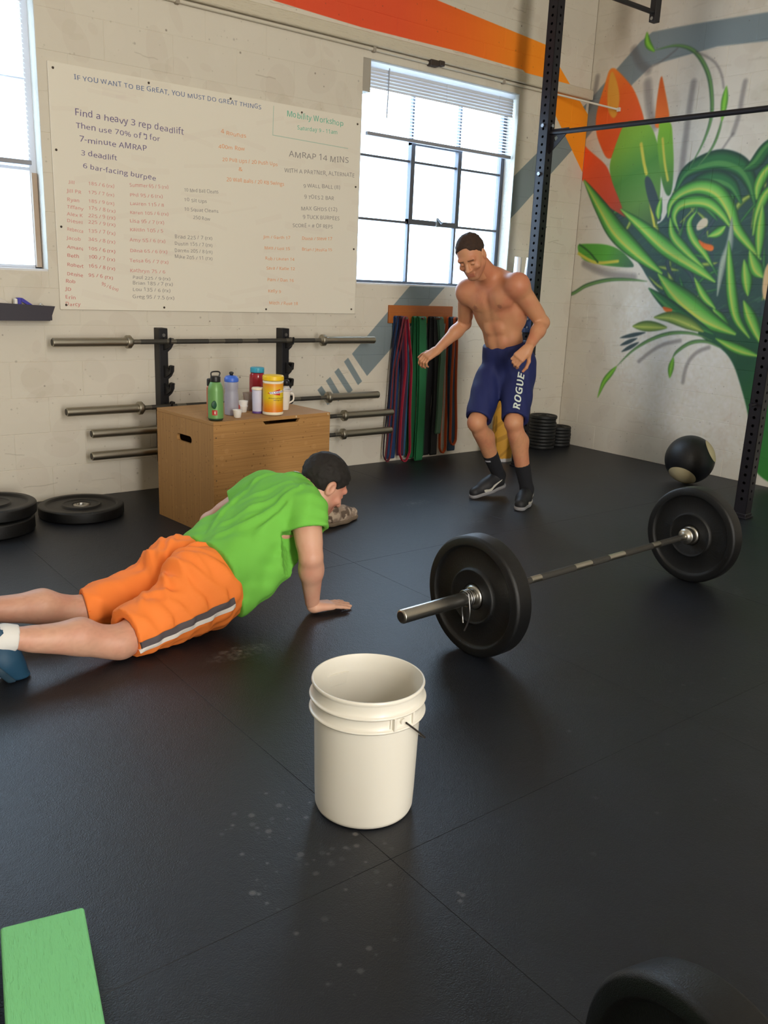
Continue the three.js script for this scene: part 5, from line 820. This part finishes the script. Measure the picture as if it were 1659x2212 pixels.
// ---------- man doing a press-up ----------
{
  const O = [-4.4, 0, 2.1], man = thing('person', 'man in bright green shirt and orange shorts pressing up from the floor', 'man', O), tone = '#cf9f86', red = '#c88a74';
  const W = (x, y, z) => [x - O[0], y, z - O[2]];
  const J = { wrR: W(-4.105, 0.052, 2.28), elR: W(-4.165, 0.275, 2.355), shR: W(-4.135, 0.44, 2.26), shL: W(-4.135, 0.44, 1.93), elL: W(-4.30, 0.29, 1.785), wrL: W(-4.17, 0.05, 1.84), neck: W(-4.065, 0.465, 2.10), head: W(-3.945, 0.485, 2.11), pel: W(-4.52, 0.185, 2.1), hipR: W(-4.5, 0.165, 2.2), hipL: W(-4.5, 0.165, 2.0), kneeR: W(-4.90, 0.066, 2.28), kneeL: W(-4.90, 0.072, 1.95), ankR: W(-5.265, 0.15, 2.235), ankL: W(-5.33, 0.15, 1.90), waist: W(-4.40, 0.25, 2.1) };
  const F = new Field([-0.98, -0.01, -0.42], [0.48, 0.72, 0.36], 0.0088);
  F.ell(W(-4.2, 0.345, 2.1), [0.15, 0.085, 0.145], 0.04).cap(J.neck, J.waist, 0.06, 0.09, 0.05).ell(J.pel, [0.12, 0.10, 0.15], 0.04).cap(J.shL, J.shR, 0.06, 0.06, 0.04).cap(J.neck, lerp3(J.neck, J.head, 0.8), 0.052, 0.05, 0.04);
  for (const s of ['R', 'L']) {
    F.cap(J['sh' + s], J['el' + s], 0.056, 0.044, 0.03).cap(lerp3(J['sh' + s], J['el' + s], 0.3), lerp3(J['sh' + s], J['el' + s], 0.7), 0.055, 0.05, 0.02).cap(J['el' + s], lerp3(J['el' + s], J['wr' + s], 0.3), 0.044, 0.047, 0.02).cap(lerp3(J['el' + s], J['wr' + s], 0.25), J['wr' + s], 0.047, 0.029, 0.02);
    F.cap(J['hip' + s], J['knee' + s], 0.088, 0.058, 0.05).ell(J['knee' + s], [0.062, 0.055, 0.055], 0.02).cap(J['knee' + s], J['ank' + s], 0.052, 0.036, 0.02);
    const c = add(lerp3(J['knee' + s], J['ank' + s], 0.36), [0, 0.018, 0]); F.cap(lerp3(J['knee' + s], J['ank' + s], 0.15), c, 0.050, 0.056, 0.03).cap(c, lerp3(J['knee' + s], J['ank' + s], 0.75), 0.056, 0.036, 0.03);
  }
  F.cut([0, -1, 0], [0, 0.002, 0], 0.01);
  const sk = skinColor(tone, red), hairC = lin('#6a4a36'), bodyG = F.mesh((x, y, z) => (x < -0.45 ? mixc(sk(x, y, z), hairC, 0.22 * Math.max(0, noise(x * 90, y * 170, z * 170) - 0.35)) : sk(x, y, z)));
  const hM = frame(J.head, [0.80, -0.60, 0.10], [0.60, 0.80, 0.05]), [hg] = headGeo(hM, tone, '#b8604e', '#4a362c', { brow: '#20160f', neck: [0, -0.12, -0.05] });
  const hand = (w, e, s, sp) => { const x = nrm([0.97, -0.10, sp]), z = nrm(crs(x, [0, 1, 0])); return handGeo(new THREE.Matrix4().makeBasis(V(...x), V(...crs(z, x)), V(...z)).setPosition(w[0], 0.034, w[2]), tone, red, s, [0.06, 0.06, 0.06, 0.06], 0.14, [0.85, 0.25, 0.12], 0.004); };
  part('body', merge2(bodyG, hg, hand(J.wrR, 0, -1, 0.1), hand(J.wrL, 0, 1, -0.1)), skinMat, man);
  part('hair', hairGeo(hM, '#1a1411', [-0.012, 0.62, -0.78], 0.013, 21), std('#ffffff', 0.8, { vertexColors: true }), man, 'short very dark hair');
  // shirt
  const S = new Field([-0.20, -0.01, -0.42], [0.46, 0.66, 0.36], 0.0072);
  for (const dz of [-0.085, 0, 0.085]) S.cap(add(J.neck, [-0.06, -0.045, dz]), add(J.waist, [-0.04, -0.02, dz * 1.05]), 0.105, 0.118, 0.05);
  S.ell(W(-4.19, 0.355, 2.1), [0.17, 0.115, 0.185], 0.04).cap(add(J.shL, [0, 0.0, 0.02]), add(J.shR, [0, 0, -0.02]), 0.085, 0.085, 0.04).cap(add(J.neck, [-0.02, 0.005, 0]), add(J.neck, [0.06, 0.012, 0]), 0.078, 0.07, 0.03);
  for (const s of ['R', 'L']) S.cap(J['sh' + s], lerp3(J['sh' + s], J['el' + s], 0.75), 0.080, 0.086, 0.035);
  for (const dz of [-0.12, 0, 0.12]) S.cap(W(-4.44, 0.14, 2.1 + dz), W(-4.13, 0.34, 2.1 + dz), 0.06, 0.07, 0.05).cap(W(-4.42, 0.10, 2.12 + dz * 1.15), W(-4.25, 0.22, 2.12 + dz * 1.1), 0.05, 0.06, 0.05);
  const bodyCut = (f, x, y, z) => { const p = [x, y, z]; let d = f; for (const s of ['R', 'L']) { const A = J['sh' + s], E = J['el' + s], n = nrm(add(E, A, -1)), q = add(p, lerp3(A, E, 0.46), -1), t = q[0] * n[0] + q[1] * n[1] + q[2] * n[2], r = Math.hypot(...add(q, n, -t)); if (t > -0.03 && r < 0.108 && (s === 'R' ? z > J.shR[2] - 0.02 : z < J.shL[2] + 0.02)) d = Math.max(d, t); } return d; };
  S.bump((x, y, z) => folds(0.0065, 0.75, -0.35, 0.55, 70, 3)(x, y, z) + folds(0.004, 0.3, 0.8, -0.6, 110, 7)(x, y, z));
  S.bump(creases([[-4.16, 2.25, -4.40, 2.21], [-4.20, 2.21, -4.43, 2.11], [-4.15, 2.18, -4.31, 2.06], [-4.20, 1.99, -4.42, 2.05], [-4.30, 2.24, -4.47, 2.16], [-4.11, 2.04, -4.25, 1.97], [-4.36, 2.02, -4.47, 2.10], [-4.22, 2.27, -4.36, 2.27], [-4.09, 2.2, -4.16, 2.26]], 0.0075, 0.011, O)).all((f, x, y, z) => f > 0.2 ? f : bodyCut(f, x, y, z)).cut([-0.80, -0.18, 0.10], W(-4.475, 0.20, 2.16), 0.004).cut([0, -1, 0], [0, 0.012, 0], 0.01).cut([0.85, 0.5, 0], add(J.neck, [0.045, 0.015, 0]), 0.004);
  for (const s of ['R', 'L']) S.cap(lerp3(J['sh' + s], J['el' + s], 0.38), lerp3(J['sh' + s], J['el' + s], 0.9), 0.064, 0.07, 0.004, true);
  S.cap(W(-4.47, 0.2, 2.1), W(-4.65, 0.15, 2.1), 0.10, 0.15, 0.01, true).cap(lerp3(J.neck, J.head, 0.2), J.head, 0.062, 0.062, 0.004, true);
  const shirt = part('shirt', S.mesh(), std('#70bd45', 0.85), man, 'bright green short-sleeved shirt');
  part('neck_label', patch(S, W(-4.12, 0.75, 2.085), [0.035, 0, 0], [0, 0, 0.03], [0.15, -1, 0], 4, 4, 0.003), std('#b9d6c0', 0.7), shirt, 'small pale neck print');
  // shorts
  const Q = new Field([-0.62, -0.01, -0.36], [0.16, 0.46, 0.36], 0.0072);
  Q.ell(J.pel, [0.16, 0.12, 0.185], 0.05).cap(J.pel, lerp3(J.pel, J.waist, 0.6), 0.10, 0.095, 0.05).cap(add(J.pel, [0, 0, 0.06]), add(lerp3(J.pel, J.waist, 0.7), [0, -0.01, 0.06]), 0.10, 0.09, 0.05).cap(add(J.pel, [0, 0, -0.06]), add(lerp3(J.pel, J.waist, 0.7), [0, -0.01, -0.06]), 0.10, 0.09, 0.05);
  for (const [s, z] of [['R', 1], ['L', -1]]) { Q.ell(add(J.pel, [-0.05, 0.045, z * 0.085]), [0.125, 0.098, 0.092], 0.035); Q.cap(J['hip' + s], add(J['knee' + s], [-0.11, s === 'R' ? 0 : -0.012, 0]), 0.122, s === 'R' ? 0.068 : 0.058, 0.05).cap(add(J['hip' + s], [-0.02, -0.05, z * 0.02]), add(J['knee' + s], [-0.11, 0.0, z * 0.02]), 0.10, s === 'R' ? 0.072 : 0.058, 0.04); }
  Q.cap(add(J.pel, [-0.12, 0.16, 0]), add(J.pel, [-0.28, 0.03, 0]), 0.012, 0.03, 0.06, true);
  Q.bump((x, y, z) => folds(0.0075, 0.9, 0.3, -0.6, 85, 2)(x, y, z) + folds(0.004, -0.5, 0.5, 0.9, 130, 5)(x, y, z)).bump(creases([[-4.64, 2.12, -4.50, 2.24], [-4.65, 2.13, -4.56, 2.28], [-4.67, 2.14, -4.64, 2.29], [-4.69, 2.15, -4.73, 2.3], [-4.62, 2.11, -4.46, 2.16], [-4.66, 2.07, -4.58, 1.93], [-4.68, 2.06, -4.68, 1.9], [-4.64, 2.08, -4.52, 1.97], [-4.76, 2.16, -4.83, 2.3], [-4.78, 2.24, -4.66, 2.31]], 0.008, 0.011, O)).bump(creases([[-4.46, 2.1, -4.68, 2.1]], -0.014, 0.018, O)).cut([0, -1, 0], [0, 0.004, 0], 0.012);
  for (const s of ['R', 'L']) { const n = nrm(add(J['knee' + s], J['hip' + s], -1)); n[1] *= 0.4; const p = lerp3(J['hip' + s], J['knee' + s], s === 'R' ? 0.93 : 1.02), zz = s === 'R' ? 1 : -1; Q.all((f, x, y, z) => f > 0.2 || z * zz < (-0.005) ? f : Math.max(f, (x - p[0]) * n[0] + (y - p[1]) * n[1] + (z - p[2]) * n[2])); Q.cap(lerp3(J['hip' + s], J['knee' + s], 0.85), add(J['knee' + s], [-0.13, s === 'R' ? 0 : -0.01, 0]), 0.064, s === 'R' ? 0.066 : 0.054, 0.004, true); }
  const sh = part('shorts', Q.mesh(), std('#fb8636', 0.8), man, 'loose orange shorts with a side stripe');
  { const a = W(-4.855, 0.07, 2.62), b = W(-4.47, 0.155, 2.62), e = add(b, a, -1), dir = nrm([0, -0.12, -1]), w = nrm(crs(e, dir)), wu = w[1] < 0 ? w.map((v) => -v) : w;
    const bandp = (o, h, col, n) => part(n, patch(Q, add(a, wu, o), e, wu.map((v) => v * h), dir, 60, 4, 0.0045), std(col, 0.75, { side: THREE.DoubleSide }), sh, n === 'grey_stripe' ? 'dark grey side stripe' : 'white side stripe');
    bandp(0.0, 0.017, '#e9e2dc', 'white_stripe'); bandp(0.017, 0.026, '#5b5357', 'grey_stripe'); }
  // socks and shoes, toes on the floor
  for (const s of ['R', 'L']) {
    const an = J['ank' + s], K = new Field([-1.02, 0.0, -0.4], [-0.7, 0.3, 0.35], 0.006); K.cap(lerp3(J['knee' + s], an, 0.86), an, 0.046, 0.042, 0.02).cap(an, add(an, [-0.055, -0.02, 0]), 0.042, 0.04, 0.02).cut(add(J['knee' + s], an, -1), lerp3(J['knee' + s], an, 0.89), 0.004);
    part('sock', K.mesh(), std('#dcdad6', 0.9), man, 'white sock');
    shoeParts(man, frame(add(an, [-0.075, -0.055, 0]), [0.60, -0.80, 0], [0.80, 0.60, 0]), std('#17405a', 0.6), std('#203848', 0.6), { lace: std('#58b06a', 0.7), floor: true });
  }
}
// ---------- loose shoe ----------
{ const t = thing('sneaker', 'mottled tan shoe lying on the floor beside the wooden box', 'shoe', [-3.275, 0, 1.24], 0);
  const M = frame([0, 0.002, 0], [0.95, 0, -0.30], [0, 1, 0]), m = std('#ffffff', 0.85, { vertexColors: true }), c1 = lin('#a08c7c'), c2 = lin('#6b5a4e'), c3 = lin('#c4b09c'); shoeParts(t, M, m, std('#7a6a5a', 0.8), { lace: std('#5a4c42', 0.8), color: (x, y, z) => { const a = noise(x * 55 + 3, y * 55, z * 45), b = noise(x * 50 + 40, y * 50, z * 50); return a > 0.58 ? c2 : b > 0.6 ? c3 : c1; } });
}
scene.traverse((o) => { if (o.isMesh) { o.castShadow = true; o.receiveShadow = true; } });
renderer.render(scene, camera);
